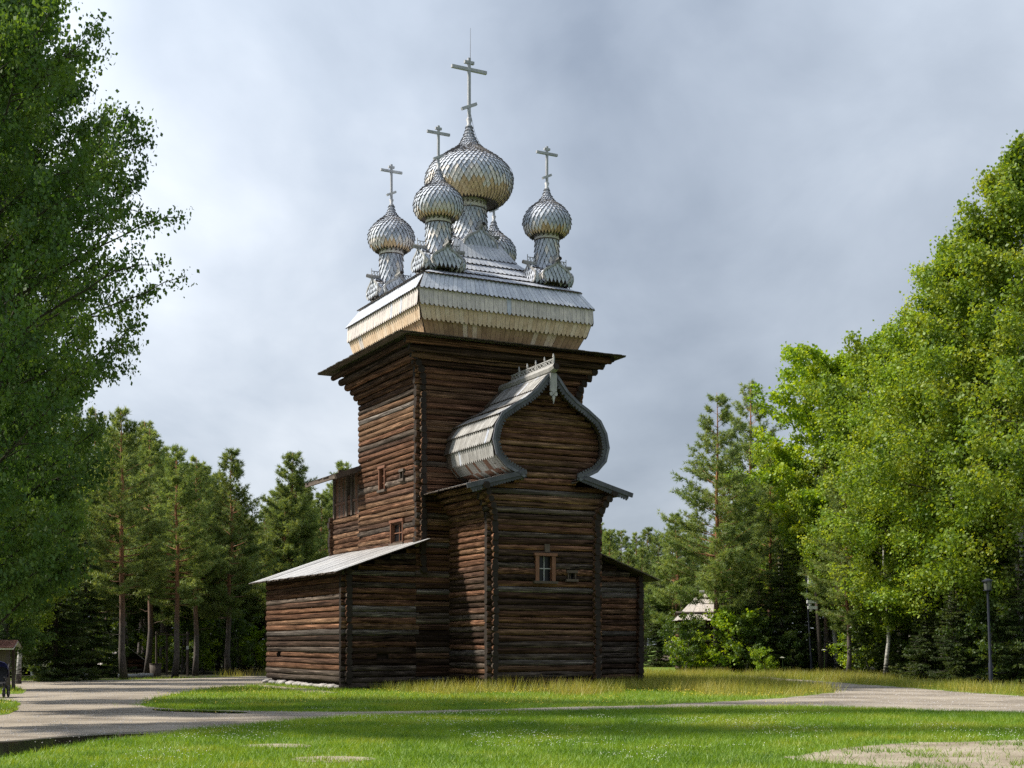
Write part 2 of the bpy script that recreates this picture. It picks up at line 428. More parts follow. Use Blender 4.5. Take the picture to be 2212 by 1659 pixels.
# lower galleries on both sides
GA = 2.86; GB = 9.0 - HY                     # gallery depth outwards; far end along y
def gal_top(x): return 5.35 - (abs(x) - HX) * (1.25 / 3.6)
G_SL = rect_on(814, 1415, 840, 1421, -HY - SURF, 'x'); G_SL2 = rect_on(598, 1415, 606, 1421, -HX - GA - SURF, 'y')
def span_gl(z): 
    top = HX + max(0.0, min(GA + .26, (5.22 - z) / (1.25 / 3.6))); return (-top, -HX - .13)
def span_gr(z):
    top = HX + max(0.0, min(GA + .26, (5.22 - z) / (1.25 / 3.6))); return (HX + .13, top)
log_wall('gallery_front_wall', 'x', -HY + .02, -HX - GA, -HX, 0, 5.1, -1, openings=[G_SL], span=span_gl)
log_wall('gallery_side_wall', 'y', -HX - GA, -HY, GB, .12, 4.32, -1, stagger=1, openings=[G_SL2])
log_wall('gallery_front_wall', 'x', -HY + .02, HX, HX + GA, 0, 5.1, -1, span=span_gr)
hidden_side = True
log_wall('gallery_side_wall', 'y', HX + GA, -HY, GB, .12, 4.32, 1, stagger=1)
mb = MB(); mb.box((-HX - GA + .1, GB - .1, 0), (-HX, GB, 4.2)); mb.build('gallery_back_wall', M_BDARK, church)
mb = MB(); mb.box((HX, GB - .1, 0), (HX + GA - .1, GB, 4.2)); mb.build('gallery_back_wall', M_BDARK, church)
# west wing with its open balcony above the gallery
hidden_side = False
log_wall('west_wing_wall', 'y', -HX, HY + .1, GB + .2, 4.3, 6.95, -1, ext=(-.02, .26))
hidden_side = True
log_wall('west_wing_back_wall', 'x', GB + .2, -HX, HX, 4.3, 6.95, 1, ext=(.26, .26), stagger=1)
hidden_side = False
lo_ = tag(log_bin.build('side_wall_logs', [M_LOG, M_LOGEND], church), kind='stuff'); lo_.color = (.11, .065, .042, 1)

def build_window(name, axis, pl, rc, fw=.09, panes=(2, 2), head=True, out=-1, glassy=True, mframe=None):
    t0, t1, z0, z1 = rc; mf = mframe or M_FRAME
    def B(mb, a0, a1, d0, d1, c0, c1):
        lo, hi = min(pl + out*d0, pl + out*d1), max(pl + out*d0, pl + out*d1)
        if axis == 'x': mb.box((a0, lo, c0), (a1, hi, c1))
        else: mb.box((lo, a0, c0), (hi, a1, c1))
    mb = MB(); B(mb, t0, t1, -.16, -.12, z0, z1)
    w = mb.build(name, M_GLASS if glassy else M_CORE, church)
    for a0, a1 in ((t0, t0 + fw), (t1 - fw, t1)):
        mb = MB(); B(mb, a0, a1, -.15, .05, z0, z1); mb.build('jamb', mf, w)
    mb = MB(); B(mb, t0 - .06, t1 + .06, -.15, .075, z1 + .002, z1 + .10); mb.build('lintel', mf, w)
    mb = MB(); B(mb, t0 - .08, t1 + .08, -.15, .09, z0 - .09, z0 - .002); mb.build('sill', M_BDARK, w)
    nx, nz = panes
    for i in range(1, nx):
        t = t0 + fw + (t1 - t0 - 2*fw) * i / nx; mb = MB(); B(mb, t - .018, t + .018, -.12, -.08, z0, z1); mb.build('muntin', M_GREY if mframe is None and axis == 'x' else mf, w)
    for i in range(1, nz):
        z = z0 + (z1 - z0) * i / nz; mb = MB(); B(mb, t0 + fw, t1 - fw, -.118, -.078, z - .018, z + .018); mb.build('muntin', M_GREY if mframe is None and axis == 'x' else mf, w)
    return w
build_window('window', 'x', AY - SURF, W_APSE, .14)
build_window('window', 'y', -HX - SURF, W_MAIN1, .07, (2, 3))
build_window('window', 'y', -HX - SURF, W_MAIN2, .06, (2, 2))
build_window('slit_window', 'x', AY - SURF, W_ASLIT, .035, (2, 1), mframe=M_BDARK)
build_window('slit_window', 'y', -HX - SURF, W_SLIT, .03, (1, 1), glassy=False, mframe=M_BDARK)
mb = MB(); mb.box((W_APSE[0] + .38, AY - SURF - .03, W_APSE[3] + .13), (W_APSE[0] + .58, AY, W_APSE[3] + .42)); mb.build('lintel_block', M_BDARK, church)

# ------------------------------------------------------------------ boards
board_bin = MB(); n_boards = 0
BMATS = [M_BSILV, M_BPALE, M_BTAN, M_BBROWN, M_BARREL, M_BDARK, M_BRED, M_PLANK]
def board(parent, bl, br, tr, tl, nrm, mi, single, th=.03, tip=.06, name='roof_board'):
    """one board: bottom-left, bottom-right, top-right, top-left; stepped point at its foot"""
    global n_boards
    bl, br, tr, tl, nrm = map(Vector, (bl, br, tr, tl, nrm))
    dn = ((bl + br) - (tl + tr)).normalized(); sd = br - bl
    g = sd * .025
    lift = nrm * random.uniform(0, .006)
    if tip > 0:
        pts = [bl + g, bl + g + dn * tip * .1 + sd * .12, bl + sd * .30 + dn * tip, bl + sd * .70 + dn * tip, br - g - sd * .12 + dn * tip * .1, br - g, tr - g, tl + g]
    else: pts = [bl + g, br - g, tr - g, tl + g]
    pts = [p + lift for p in pts]
    if single:  # edges get the dark board colour to paint in shade lines between tiers
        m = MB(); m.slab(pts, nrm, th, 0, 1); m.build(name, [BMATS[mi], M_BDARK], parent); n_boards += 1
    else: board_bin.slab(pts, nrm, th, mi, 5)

kub = [(3.14, 12.93), (3.43, 13.45), (3.60, 13.92), (3.62, 14.45), (3.26, 15.07), (2.62, 15.42), (2.10, 15.75), (1.74, 16.10), (1.42, 16.45), (1.00, 17.15)]
core = MB()
for (h0, z0), (h1, z1) in zip(kub, kub[1:]):
    for k in range(4):
        T = Matrix.Rotation(k * math.pi / 2, 4, 'Z')
        core.poly([T @ Vector(p) for p in ((-h0+.05, -h0+.05, z0), (h0-.05, -h0+.05, z0), (h1-.05, -h1+.05, z1), (-h1+.05, -h1+.05, z1))])
kub_o = core.build('cube_roof', M_BBROWN, church)
KM = [3, 2, 1, 0, 0, 0, 0, 0, 0]
for i in range(len(kub) - 1):
    (h0, z0), (h1, z1) = kub[i], kub[i + 1]
    nb = int(round(2 * h0 / .185))
    for k in range(4):
        T = Matrix.Rotation(k * math.pi / 2, 4, 'Z')
        s = Vector((0, -(h0 - h1), z0 - z1)).normalized()           # down the slope
        nrm = Vector((1, 0, 0)).cross(-s); nrm.normalize()
        if nrm.y > 0: nrm = -nrm
        o = nrm * .075; up = nrm * .012
        for j in range(nb):
            a, b = j / nb * 2 - 1, (j + 1) / nb * 2 - 1
            q = [Vector((a * h0, -h0, z0)) + o + s * .04, Vector((b * h0, -h0, z0)) + o + s * .04, Vector((b * h1, -h1, z1)) + up, Vector((a * h1, -h1, z1)) + up]
            mi = KM[i]
            if i == 2 and random.random() < .03: mi = 0
            if i == 1 and random.random() < .05: mi = 1
            if i == 0 and random.random() < .08: mi = 2
            board(kub_o, *[T @ p for p in q], T.to_3x3() @ nrm, mi, k == 0 and i < 4, th=.045, tip=.07 if i else 0)

# skirt roof round the tower and under the cube
EO = 1.44
ex, ey = HX + EO, HY + EO
sk = MB(); zi = 12.86; zo = 12.62
sk.poly([(-ex, -ey, zo-.05), (ex, -ey, zo-.05), (3.1, -3.1, zi-.05), (-3.1, -3.1, zi-.05)]); sk.poly([(ex, -ey, zo-.05), (ex, ey, zo-.05), (3.1, 3.1, zi-.05), (3.1, -3.1, zi-.05)])
sk.poly([(ex, ey, zo-.05), (-ex, ey, zo-.05), (-3.1, 3.1, zi-.05), (3.1, 3.1, zi-.05)]); sk.poly([(-ex, ey, zo-.05), (-ex, -ey, zo-.05), (-3.1, -3.1, zi-.05), (-3.1, 3.1, zi-.05)])
skirt = sk.build('skirt_roof', M_BDARK, church)
for side in range(4):
    n = 46
    for j in range(n):
        a, b = j / n * 2 - 1, (j + 1) / n * 2 - 1
        r = random.uniform(-.02, .03); lf = random.uniform(0, .01)
        if side == 0: q = [(a*ex, -ey - r, zo + lf), (b*ex, -ey - r, zo + lf), (b*3.1, -3.1, zi), (a*3.1, -3.1, zi)]; nn = (0, -.4, .9)
        if side == 1: q = [(ex + r, a*ey, zo + lf), (ex + r, b*ey, zo + lf), (3.1, b*3.1, zi), (3.1, a*3.1, zi)]; nn = (.4, 0, .9)
        if side == 2: q = [(-a*ex, ey + r, zo + lf), (-b*ex, ey + r, zo + lf), (-b*3.1, 3.1, zi), (-a*3.1, 3.1, zi)]; nn = (0, .4, .9)
        if side == 3: q = [(-ex - r, -a*ey, zo + lf), (-ex - r, -b*ey, zo + lf), (-3.1, -b*3.1, zi), (-3.1, -a*3.1, zi)]; nn = (-.4, 0, .9)
        board(skirt, *q, nn, 5 if random.random() < .25 else 4, side in (0, 3), th=.035, tip=.03, name='eave_board')

def shed_roof(name, x0, z0, x1, z1, ya, yb, w, mi, parent, single=True, nm='roof_plank', tip=0.0, wob=.05, th=.035):
    """roof falling from x0,z0 to x1,z1, boards side by side along y"""
    s = Vector((x1 - x0, 0, z1 - z0)); nrm = Vector((-s.z, 0, s.x)).normalized()
    if nrm.z < 0: nrm = -nrm
    c = MB(); dn = nrm * .05
    c.poly([Vector((x0, ya + .06, z0)) - dn, Vector((x1, ya + .06, z1)) - dn, Vector((x1, yb - .06, z1)) - dn, Vector((x0, yb - .06, z0)) - dn])
    ro = c.build(name, M_BDARK, parent); n = int((yb - ya) / w); d = s.normalized()
    for j in range(n):
        a = ya + (yb - ya) * j / n; b = ya + (yb - ya) * (j + 1) / n; e = d * random.uniform(-wob, wob)
        lf = nrm * random.uniform(0, .012)
        q = [Vector((x1, a, z1)) + e + lf, Vector((x1, b, z1)) + e + lf, Vector((x0, b, z0)) + lf, Vector((x0, a, z0)) + lf]
        if s.x > 0: q = [q[1], q[0], q[3], q[2]]
        board(ro, *q, nrm, mi if not callable(mi) else mi(), single, th, tip, nm)
    return ro
go = shed_roof('gallery_roof', -HX + .05, 5.42, -HX - 3.55, 4.14, -HY - .72, GB + .75, .21, 7, church)
gr = shed_roof('gallery_roof', HX - .05, 5.42, HX + 3.55, 4.14, -HY - .62, GB + .75, .21, lambda: random.choice((5, 7)), church)
# west wing balcony
for yy, hh in ((HY + .02, .20), (HY + .14, .16)):
    mb = MB(); mb.bar((-HX - 1.16, yy, 8.30), (-HX + .35, yy, 8.86), .07, hh); mb.build('balcony_verge_board', M_BDARK, church)
mb = MB(); mb.box((-HX - 1.10, HY + .05, 8.26), (-HX - 1.02, GB + .8, 8.40)); mb.build('balcony_fascia', M_BDARK, church)
for j in range(6):
    yy = HY + .5 + j * .55; mb = MB(); mb.bar((-HX - 1.0, yy, 8.34), (-HX + .5, yy, 8.89), .08, .10); mb.build('balcony_rafter', M_BDARK, church)
wr = shed_roof('balcony_roof', -HX + 2.0, 9.55, -HX - 1.12, 8.42, HY - .02, GB + .85, .21, 5, church, single=True)
shed_roof('balcony_roof', -HX + 2.0, 9.55, HX + .9, 8.42, HY - .02, GB + .85, .42, 5, church, single=False)
for yy in (HY + .32, HY + 1.15, HY + 1.75, GB + .12):
    mb = MB(); mb.box((-HX - .09, yy - .075, 6.9), (-HX + .07, yy + .075, 8.72)); mb.build('balcony_post', M_BDARK, church)
mb = MB(); mb.box((-HX - .10, HY + .05, 8.60), (-HX + .10, GB + .35, 8.78)); mb.build('balcony_beam', M_BDARK, church)
mb = MB(); mb.box((-HX + .9, HY, 6.9), (-HX + 1.0, GB + .1, 9.0)); mb.build('balcony_back_wall', M_BDARK, church)
mb = MB(); mb.box((-HX + .12, GB + .05, 6.9), (-HX + .95, GB + .15, 9.0)); mb.build('balcony_end_wall', M_BDARK, church)
for j in range(4):
    y0 = HY + 1.22 + j * .13
    mb = MB(); mb.box((-HX - .03, y0, 6.95), (-HX + .01, y0 + .05, 7.75)); mb.build('baluster', M_BRED, church)
for j, (ya_, yb_) in enumerate([(HY + .40 + q * .165, HY + .56 + q * .165) for q in range(4)] + [(HY + 1.84 + q * .165, HY + 2.0 + q * .165) for q in range(8)]):
    mb = MB(); mb.box((-HX - .01, ya_, 6.92), (-HX + .025, yb_, 8.62 - .02 * (j % 3))); mb.build('balcony_board', M_BRED if j % 3 else M_BDARK, church)
for zz in (7.45,):
    mb = MB(); mb.box((-HX - .06, HY + .32, zz), (-HX + .04, GB + .1, zz + .09)); mb.build('balcony_rail', M_BRED, church)

# apse: skirt roofs, barrel roof, verge boards, crest and pendant
VF = AY - .56                               # plane of the barrel front
for s in (-1, 1):
    shed_roof('apse_skirt_roof', s * 1.25, 7.62, s * 3.28, 7.04, VF + .02, -HY - .05, .19, 5 if s > 0 else 7, church, nm='eave_plank')
    # verge boards of the skirt
    for k, (dz, ln) in enumerate(((0, 1.0), (-.10, .93))):
        mb = MB(); p0 = Vector((s * 1.02, VF - .03 + .04 * k, 7.60 + dz - .03)); p1 = Vector((s * (1.02 + 2.28 * ln), VF - .03 + .04 * k, 7.60 + dz - .64 * ln))
        mb.bar(p0, p1, .05, .16); mb.build('skirt_verge_board', M_VERGE, church)
def boch_shell(half, y0, y1, off, name, m, parent, inset=.06):
    mb = MB()
    for s in (-1, 1):
        for (xa, za), (xb, zb) in zip(half, half[1:]):
            mb.poly([(s*max(0, xa - off), y0 + inset, za - off*.3), (s*(xb - off), y0 + inset, zb), (s*(xb - off), y1, zb), (s*max(0, xa - off), y1, za - off*.3)])
    return mb.build(name, m, parent)
barrel = boch_shell(BOCH, VF, -HY, .04, 'barrel_roof', M_BDARK, church)
tiers = [(0, 2), (2, 4), (4, 5), (5, 6), (6, 7), (7, 8), (8, 10)]
tm = [4, 4, 4, 4, 4, 4, 6]
yA, yB = VF + .10, -HY - .03
nb = 24
for ti, (i0, i1) in enumerate(tiers):
    for s in (-1, 1):
        for j in range(nb):
            a = yA + (yB - yA) * j / nb; b = yA + (yB - yA) * (j + 1) / nb
            x0, z0 = BOCH[i0]; x1, z1 = BOCH[i1]
            if i1 - i0 == 2:                      # follow the curve with two short boards
                xm, zm = BOCH[i0 + 1]; parts = [((x0, z0), (xm, zm), 0), ((xm, zm), (x1, z1), .06)]
            else: parts = [((x0, z0), (x1, z1), .06)]
            for (xa, za), (xb, zb), tp in parts:
                d = Vector((s * (xb - xa), 0, zb - za)).normalized(); n = Vector((-d.z, 0, d.x)) if s > 0 else Vector((d.z, 0, -d.x))
                if n.x * s < 0 and abs(n.x) > .05: n = -n
                if abs(n.x) <= .05 and n.z < 0: n = -n
                o = n * .07; u_ = n * .014
                lastb = tp > 0
                bot = (o if lastb else n * .02)
                ql = Vector((s*xb, a, zb)) + bot + d * (.03 if lastb else 0); qr = Vector((s*xb, b, zb)) + bot + d * (.03 if lastb else 0)
                tr = Vector((s*xa, b, za)) + u_; tl = Vector((s*xa, a, za)) + u_
                mi = tm[ti]
                if j >= nb - 3: mi = 5
                elif mi == 6 and random.random() < .35: mi = 4
                elif random.random() < .12: mi = random.choice((4, 0))
                if ti == 6 and not lastb: mi = 4 if random.random() < .8 else 6
                q = (ql, qr, tr, tl) if s < 0 else (qr, ql, tl, tr)
                board(barrel, *q, n, mi, s < 0 and ti in (0, 1, 2, 3, 4) and lastb, th=.04, tip=tp)
# verge boards along the onion-shaped gable
for s in (-1, 1):
    for i in range(len(BOCH) - 1):
        (xa, za), (xb, zb) = BOCH[i], BOCH[i + 1]
        def nrm_at(k):
            a = BOCH[max(k - 1, 0)]; b = BOCH[min(k + 1, len(BOCH) - 1)]; d = Vector((b[0] - a[0], 0, b[1] - a[1])).normalized(); return Vector((-d.z, 0, d.x))
        na, nb_ = nrm_at(i), nrm_at(i + 1)
        if i == 0: na = Vector((0, 0, 1))
        def pt(x, z, n, k): return Vector((s * max(0.0, x + n.x * k), 0, z + n.z * k))
        for lay, (k0, k1, yy, mm) in enumerate(((.048, -.048, -.055, M_VERGE2), (-.04, -.16, -.02, M_VERGE))):
            pts = [pt(xa, za, na, k0), pt(xb, zb, nb_, k0), pt(xb, zb, nb_, k1), pt(xa, za, na, k1)]
            pts = [p + Vector((0, VF + yy, 0)) for p in pts]
            if s > 0: pts = pts[::-1]
            mb = MB(); mb.slab(pts, (0, -1, 0), .05 if lay == 0 else .035); mb.build('verge_board', mm, barrel)
lace = MB()
for s in (-1, 1):
    for i in range(1, len(BOCH) - 1):
        (xa, za), (xb, zb) = BOCH[i], BOCH[i + 1]; d = Vector((xb - xa, 0, zb - za)); L_ = d.length; d.normalize(); n = Vector((-d.z, 0, d.x))
        if n.x < 0 and abs(n.x) > .05: n = -n
        k = max(2, int(L_ / .10))
        for j in range(k):
            c = Vector((xa, 0, za)) + d * (L_ * (j + .5) / k) - n * .19
            if c.x < .12: continue
            pts = []
            for q in range(6):
                t = 2 * math.pi * q / 6; pp = c + Vector((math.cos(t), 0, math.sin(t))) * .046; pts.append(Vector((s * pp.x, VF - .025, pp.z)))
            lace.slab(pts if s < 0 else pts[::-1], (0, -1, 0), .025)
for s in (-1, 1):
    for j in range(20):
        t = (j + .5) / 20; c = Vector((s * (1.1 + 2.0 * t), VF - .01, 7.40 - .60 * t)); pts = [c + Vector((math.cos(q * math.pi / 3), 0, math.sin(q * math.pi / 3))) * .046 for q in range(6)]
        lace.slab(pts, (0, -1, 0), .025)
tag(lace.build('scalloped_trim', M_VERGE, church), kind='stuff')
# pendant board at the gable tip
mb = MB(); y = VF - .115
mb.box((-.13, y, 10.42), (.13, y + .05, 11.05)); mb.build('pendant_board', M_GREY, church)
pd = MB()
for cx, cz, r in ((-.085, 10.33, .075), (.085, 10.33, .075), (0, 10.22, .06), (0, 10.38, .07)):
    pd.slab([Vector((cx + r * math.cos(q * math.pi / 4), y - .01, cz + r * math.sin(q * math.pi / 4))) for q in range(8)], (0, -1, 0), .04)
pd.slab([Vector((-.05, y - .012, 10.20)), Vector((0, y - .012, 9.98)), Vector((.05, y - .012, 10.20))], (0, -1, 0), .04)
pd.build('carved_pendant', M_GREY, church)
# ridge log with cut beak, and crest
mb = MB(); mb.tube([(0, VF - .30, 11.26), (0, VF - .05, 11.20), (0, -HY, 11.16)], [.13, .16, .15], 8, 0, True, 1); mb.build('ridge_log', [M_BARREL, M_LOGEND], church)
cr = MB(); y0c, y1c = VF - .12, -HY - .9
cr.bar((0, y0c, 11.38), (0, y1c, 11.34), .03, .03); cr.bar((0, y0c, 11.56), (0, y1c, 11.52), .03, .03)
n = 15
for j in range(n):
    a = y0c + (y1c - y0c) * j / n; b = y0c + (y1c - y0c) * (j + 1) / n
    cr.bar((0, a, 11.38), (0, b, 11.54), .025, .025); cr.bar((0, a, 11.54), (0, b, 11.37), .025, .025)
    if j % 3 == 0:
        cr.bar((0, a, 11.3), (0, a, 11.62), .05, .05); cr.slab([(0.0, a - .05, 11.62), (0.0, a, 11.74), (0.0, a + .05, 11.62)], (1, 0, 0), .03)
cr.build('ridge_crest', M_GREY, church)

# ------------------------------------------------------------------ shingled domes, drums and little barrels
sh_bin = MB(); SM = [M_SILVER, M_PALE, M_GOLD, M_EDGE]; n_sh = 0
def shingle_pts(P, N, r0, r1, rmid, c, dc):
    """P(r,c) surface point, rows run downwards r0 (top) -> r1 (tip); c column centre"""
    n_t = N(r1, c); n_m = N(rmid, c)
    c = c + dc * random.uniform(-.05, .05); r1 = r1 + (r1 - rmid) * random.uniform(-.10, .10)
    tip = P(r1, c) + n_t * random.uniform(.045, .085)
    ml = P(rmid, c - dc * .48) + n_m * .026; mr = P(rmid, c + dc * .48) + n_m * .026
    tl = P(r0, c - dc * .30) + n_m * .004; tr = P(r0, c + dc * .30) + n_m * .004
    dl = tip.lerp(ml, .22); dr = tip.lerp(mr, .22)
    return [tl, ml, dl, tip, dr, mr, tr], n_m
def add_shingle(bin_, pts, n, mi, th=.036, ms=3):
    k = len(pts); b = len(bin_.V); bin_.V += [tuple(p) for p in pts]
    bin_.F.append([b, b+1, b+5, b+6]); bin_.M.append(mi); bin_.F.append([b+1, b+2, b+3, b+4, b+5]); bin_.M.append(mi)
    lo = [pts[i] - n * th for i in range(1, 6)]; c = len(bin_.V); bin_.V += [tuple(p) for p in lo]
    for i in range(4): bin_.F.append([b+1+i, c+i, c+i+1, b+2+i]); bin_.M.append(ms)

class Profile:
    """smooth curve through (r,z) pairs from top to bottom, by arc length"""
    def __init__(s, pts, n=160):
        P = np.array(pts, float); t = np.r_[0, np.cumsum(np.hypot(*np.diff(P, axis=0).T))]
        # Catmull-Rom sampling
        out = []
        for i in range(len(P) - 1):
            p0 = P[max(i-1, 0)]; p1 = P[i]; p2 = P[i+1]; p3 = P[min(i+2, len(P)-1)]
            for q in np.linspace(0, 1, 14, endpoint=(i == len(P) - 2)):
                out.append(.5 * (2*p1 + (p2-p0)*q + (2*p0-5*p1+4*p2-p3)*q*q + (-p0+3*p1-3*p2+p3)*q**3))
        s.P = np.array(out); s.t = np.r_[0, np.cumsum(np.hypot(*np.diff(s.P, axis=0).T))]; s.L = s.t[-1]
    def at(s, a): a = min(max(a, 0), s.L); return float(np.interp(a, s.t, s.P[:, 0])), float(np.interp(a, s.t, s.P[:, 1]))
    def nrm(s, a):
        r0, z0 = s.at(a - .02); r1, z1 = s.at(a + .02); d = Vector((r1 - r0, z1 - z0)).normalized(); return -d.y, d.x   # outward (r,z)

def dome(center, prof_pts, n, rows, matfun, name, single_face=None):
    """revolved core with rows of pointed shingles; single_face: angle whose facing half gets separate shingles"""
    global n_sh
    pr = Profile(prof_pts); c = Vector(center)
    mb = MB(); mb.lathe([(pr.at(pr.L * i / 20)[0], pr.at(pr.L * i / 20)[1]) for i in range(21)], n=32)
    o = mb.build(name, M_BDARK if single_face is None else M_BDARK, church, loc=c, smooth=True)
    def P(r, a): x, z = pr.at(r); return Vector((x * math.cos(a), x * math.sin(a), z))
    def N(r, a): x, z = pr.nrm(r); return Vector((x * math.cos(a), x * math.sin(a), z))
    st = pr.L / rows
    for i in range(rows):
        r1 = st * (i + 1); rm = st * i + st * .02; r0 = max(0, st * (i - .75))
        rad = pr.at(rm)[0]
        nn = n if rad > prof_pts_max(prof_pts) * .30 else n // 2
        dc = 2 * math.pi / nn; ph = (i % 2) * .5
        fr = rm / pr.L
        rowmesh = {}
        for j in range(nn):
            a = (j + ph) * dc
            mi = matfun(fr)
            if single_face is not None and nn == n and math.cos(a - single_face) > .05 and n_sh < 300:
                mi_k = (mi, j % 5)
                if mi_k not in rowmesh:
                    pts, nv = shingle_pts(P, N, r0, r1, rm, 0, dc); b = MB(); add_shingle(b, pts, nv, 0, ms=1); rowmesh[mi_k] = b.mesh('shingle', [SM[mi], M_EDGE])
                link('shingle', rowmesh[mi_k], o, rotz=a); n_sh += 1
            else:
                pts, nv = shingle_pts(P, N, r0, r1, rm, a, dc)
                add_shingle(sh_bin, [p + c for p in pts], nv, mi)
    return o
def prof_pts_max(p): return max(q[0] for q in p)
def mat_main(fr):
    q = fr + random.uniform(-.04, .04); return 0 if q < .72 else (1 if q < .82 else 2)
def mat_dome(fr):
    q = fr + random.uniform(-.05, .05); return 0 if q < .80 else (1 if q < .90 else 2)
def mat_drum(fr): return 1 if random.random() < .15 else 0

CAMA = math.atan2(-(MC.y), -(MC.x)) - PHI         # direction to the camera in church space
def cross(c, h, arm, scale):
    """three-bar wooden cross standing on c"""
    x, y, z = c; t = .085 * scale
    m = MB(); m.lathe([(.09*scale, 0), (.10*scale, .05), (.055*scale, .10), (.10*scale, .17*scale + .08), (.06*scale, .3*scale), (.05*scale, .3*scale)], (x, y, z), 12)
    o = m.build('cross', M_CROSS, church, smooth=True)
    m = MB(); m.box((x - t/2, y - t/2, z + .12), (x + t/2, y + t/2, z + h)); m.build('cross_shaft', M_CROSS, o)
    m = MB(); zz = z + h * .835; m.box((x - arm, y - t*.58, zz - t*.55), (x + arm, y + t*.58, zz + t*.55)); m.build('cross_arm', M_CROSS, o)
    m = MB(); zz = z + h * .935; m.box((x - arm*.27, y - t*.58, zz - t*.5), (x + arm*.27, y + t*.58, zz + t*.5)); m.build('cross_arm', M_CROSS, o)
    m = MB(); zz = z + h * .30; m.bar((x - arm*.42, y, zz - arm*.20), (x + arm*.42, y, zz + arm*.20), t*1.16, t); m.build('cross_footrest', M_CROSS, o)
    return o

# main dome and drum, set a hand's breadth off the middle as measured
mcx = .10
MAINP = [(.07, 22.10), (.12, 21.85), (.24, 21.52), (.44, 21.22), (.80, 20.95), (1.22, 20.66), (1.53, 20.36), (1.69, 20.02), (1.70, 19.70), (1.60, 19.40), (1.40, 19.15), (1.10, 18.98)]
dome((mcx, 0, 0), MAINP, 56, 27, mat_main, 'main_dome', CAMA)
mb = MB(); mb.lathe([(1.12, 18.99), (.98, 19.02), (.6, 19.1)], (mcx, 0, 0), 48); mb.build('dome_underside', M_BDARK, church, smooth=True)
def mat_d2(fr): return 0 if random.random() < .8 else 1
def drum(c, prof, n, rows, name): return dome(c, prof, n, rows, mat_d2, name)
drum((mcx, 0, 0), [(.66, 18.86), (.665, 18.4), (.70, 17.9), (.78, 17.4), (.92, 16.9), (1.05, 16.6)], 26, 11, 'main_drum')
def collar(c, r, z0, z1):
    """pale band with a row of notches under a dome"""
    m = MB(); m.lathe([(r + .03, z0), (r + .045, z0 + .02), (r + .035, z1), (r - .05, z1 + .02)], c, 32)
    o = m.build('drum_collar', M_PALE, church, smooth=True)
    m = MB(); k = int(2 * math.pi * r / .17)
    for j in range(k):
        a = 2 * math.pi * j / k; d = .055 / r; rr = r + .052; zz = z0 + (z1 - z0) * .55
        def q(da, dz): return Vector((c[0] + rr * math.cos(a + da), c[1] + rr * math.sin(a + da), c[2] + zz + dz))
        m.poly([q(-d, .05), q(0, .05), q(d, 0), q(0, 0)]); m.poly([q(-d, -.05), q(0, 0), q(d, 0), q(0, -.05)])
    m.build('notch_row', M_BDARK, o)
    m = MB(); m.lathe([(r + .03, z0 - .03), (r + .055, z0 - .02), (r + .055, z0 + .005), (r + .03, z0 + .01)], c, 32); m.build('collar_ring', M_BDARK, o)
collar((mcx, 0, 0), .66, 18.72, 19.06)
cross((mcx, 0, 22.02), 2.72, .76, 1.25)
mb = MB(); mb.tube([(mcx + .06, .02, 24.4), (mcx + .07, .02, 25.95)], [.014, .006], 5); mb.build('lightning_rod', M_WIRE, church)
mb = MB(); ca = CAMA + 1.35; cab = [(mcx + .06, 0, 22.6)]
for i in range(12):
    pr_ = Profile(MAINP); r_, z_ = pr_.at(pr_.L * (i + .5) / 12); cab.append((mcx + (r_ + .09) * math.cos(ca), (r_ + .09) * math.sin(ca), z_))
mb.tube(cab, [.009] * len(cab), 4); mb.build('lightning_cable', M_WIRE, church)

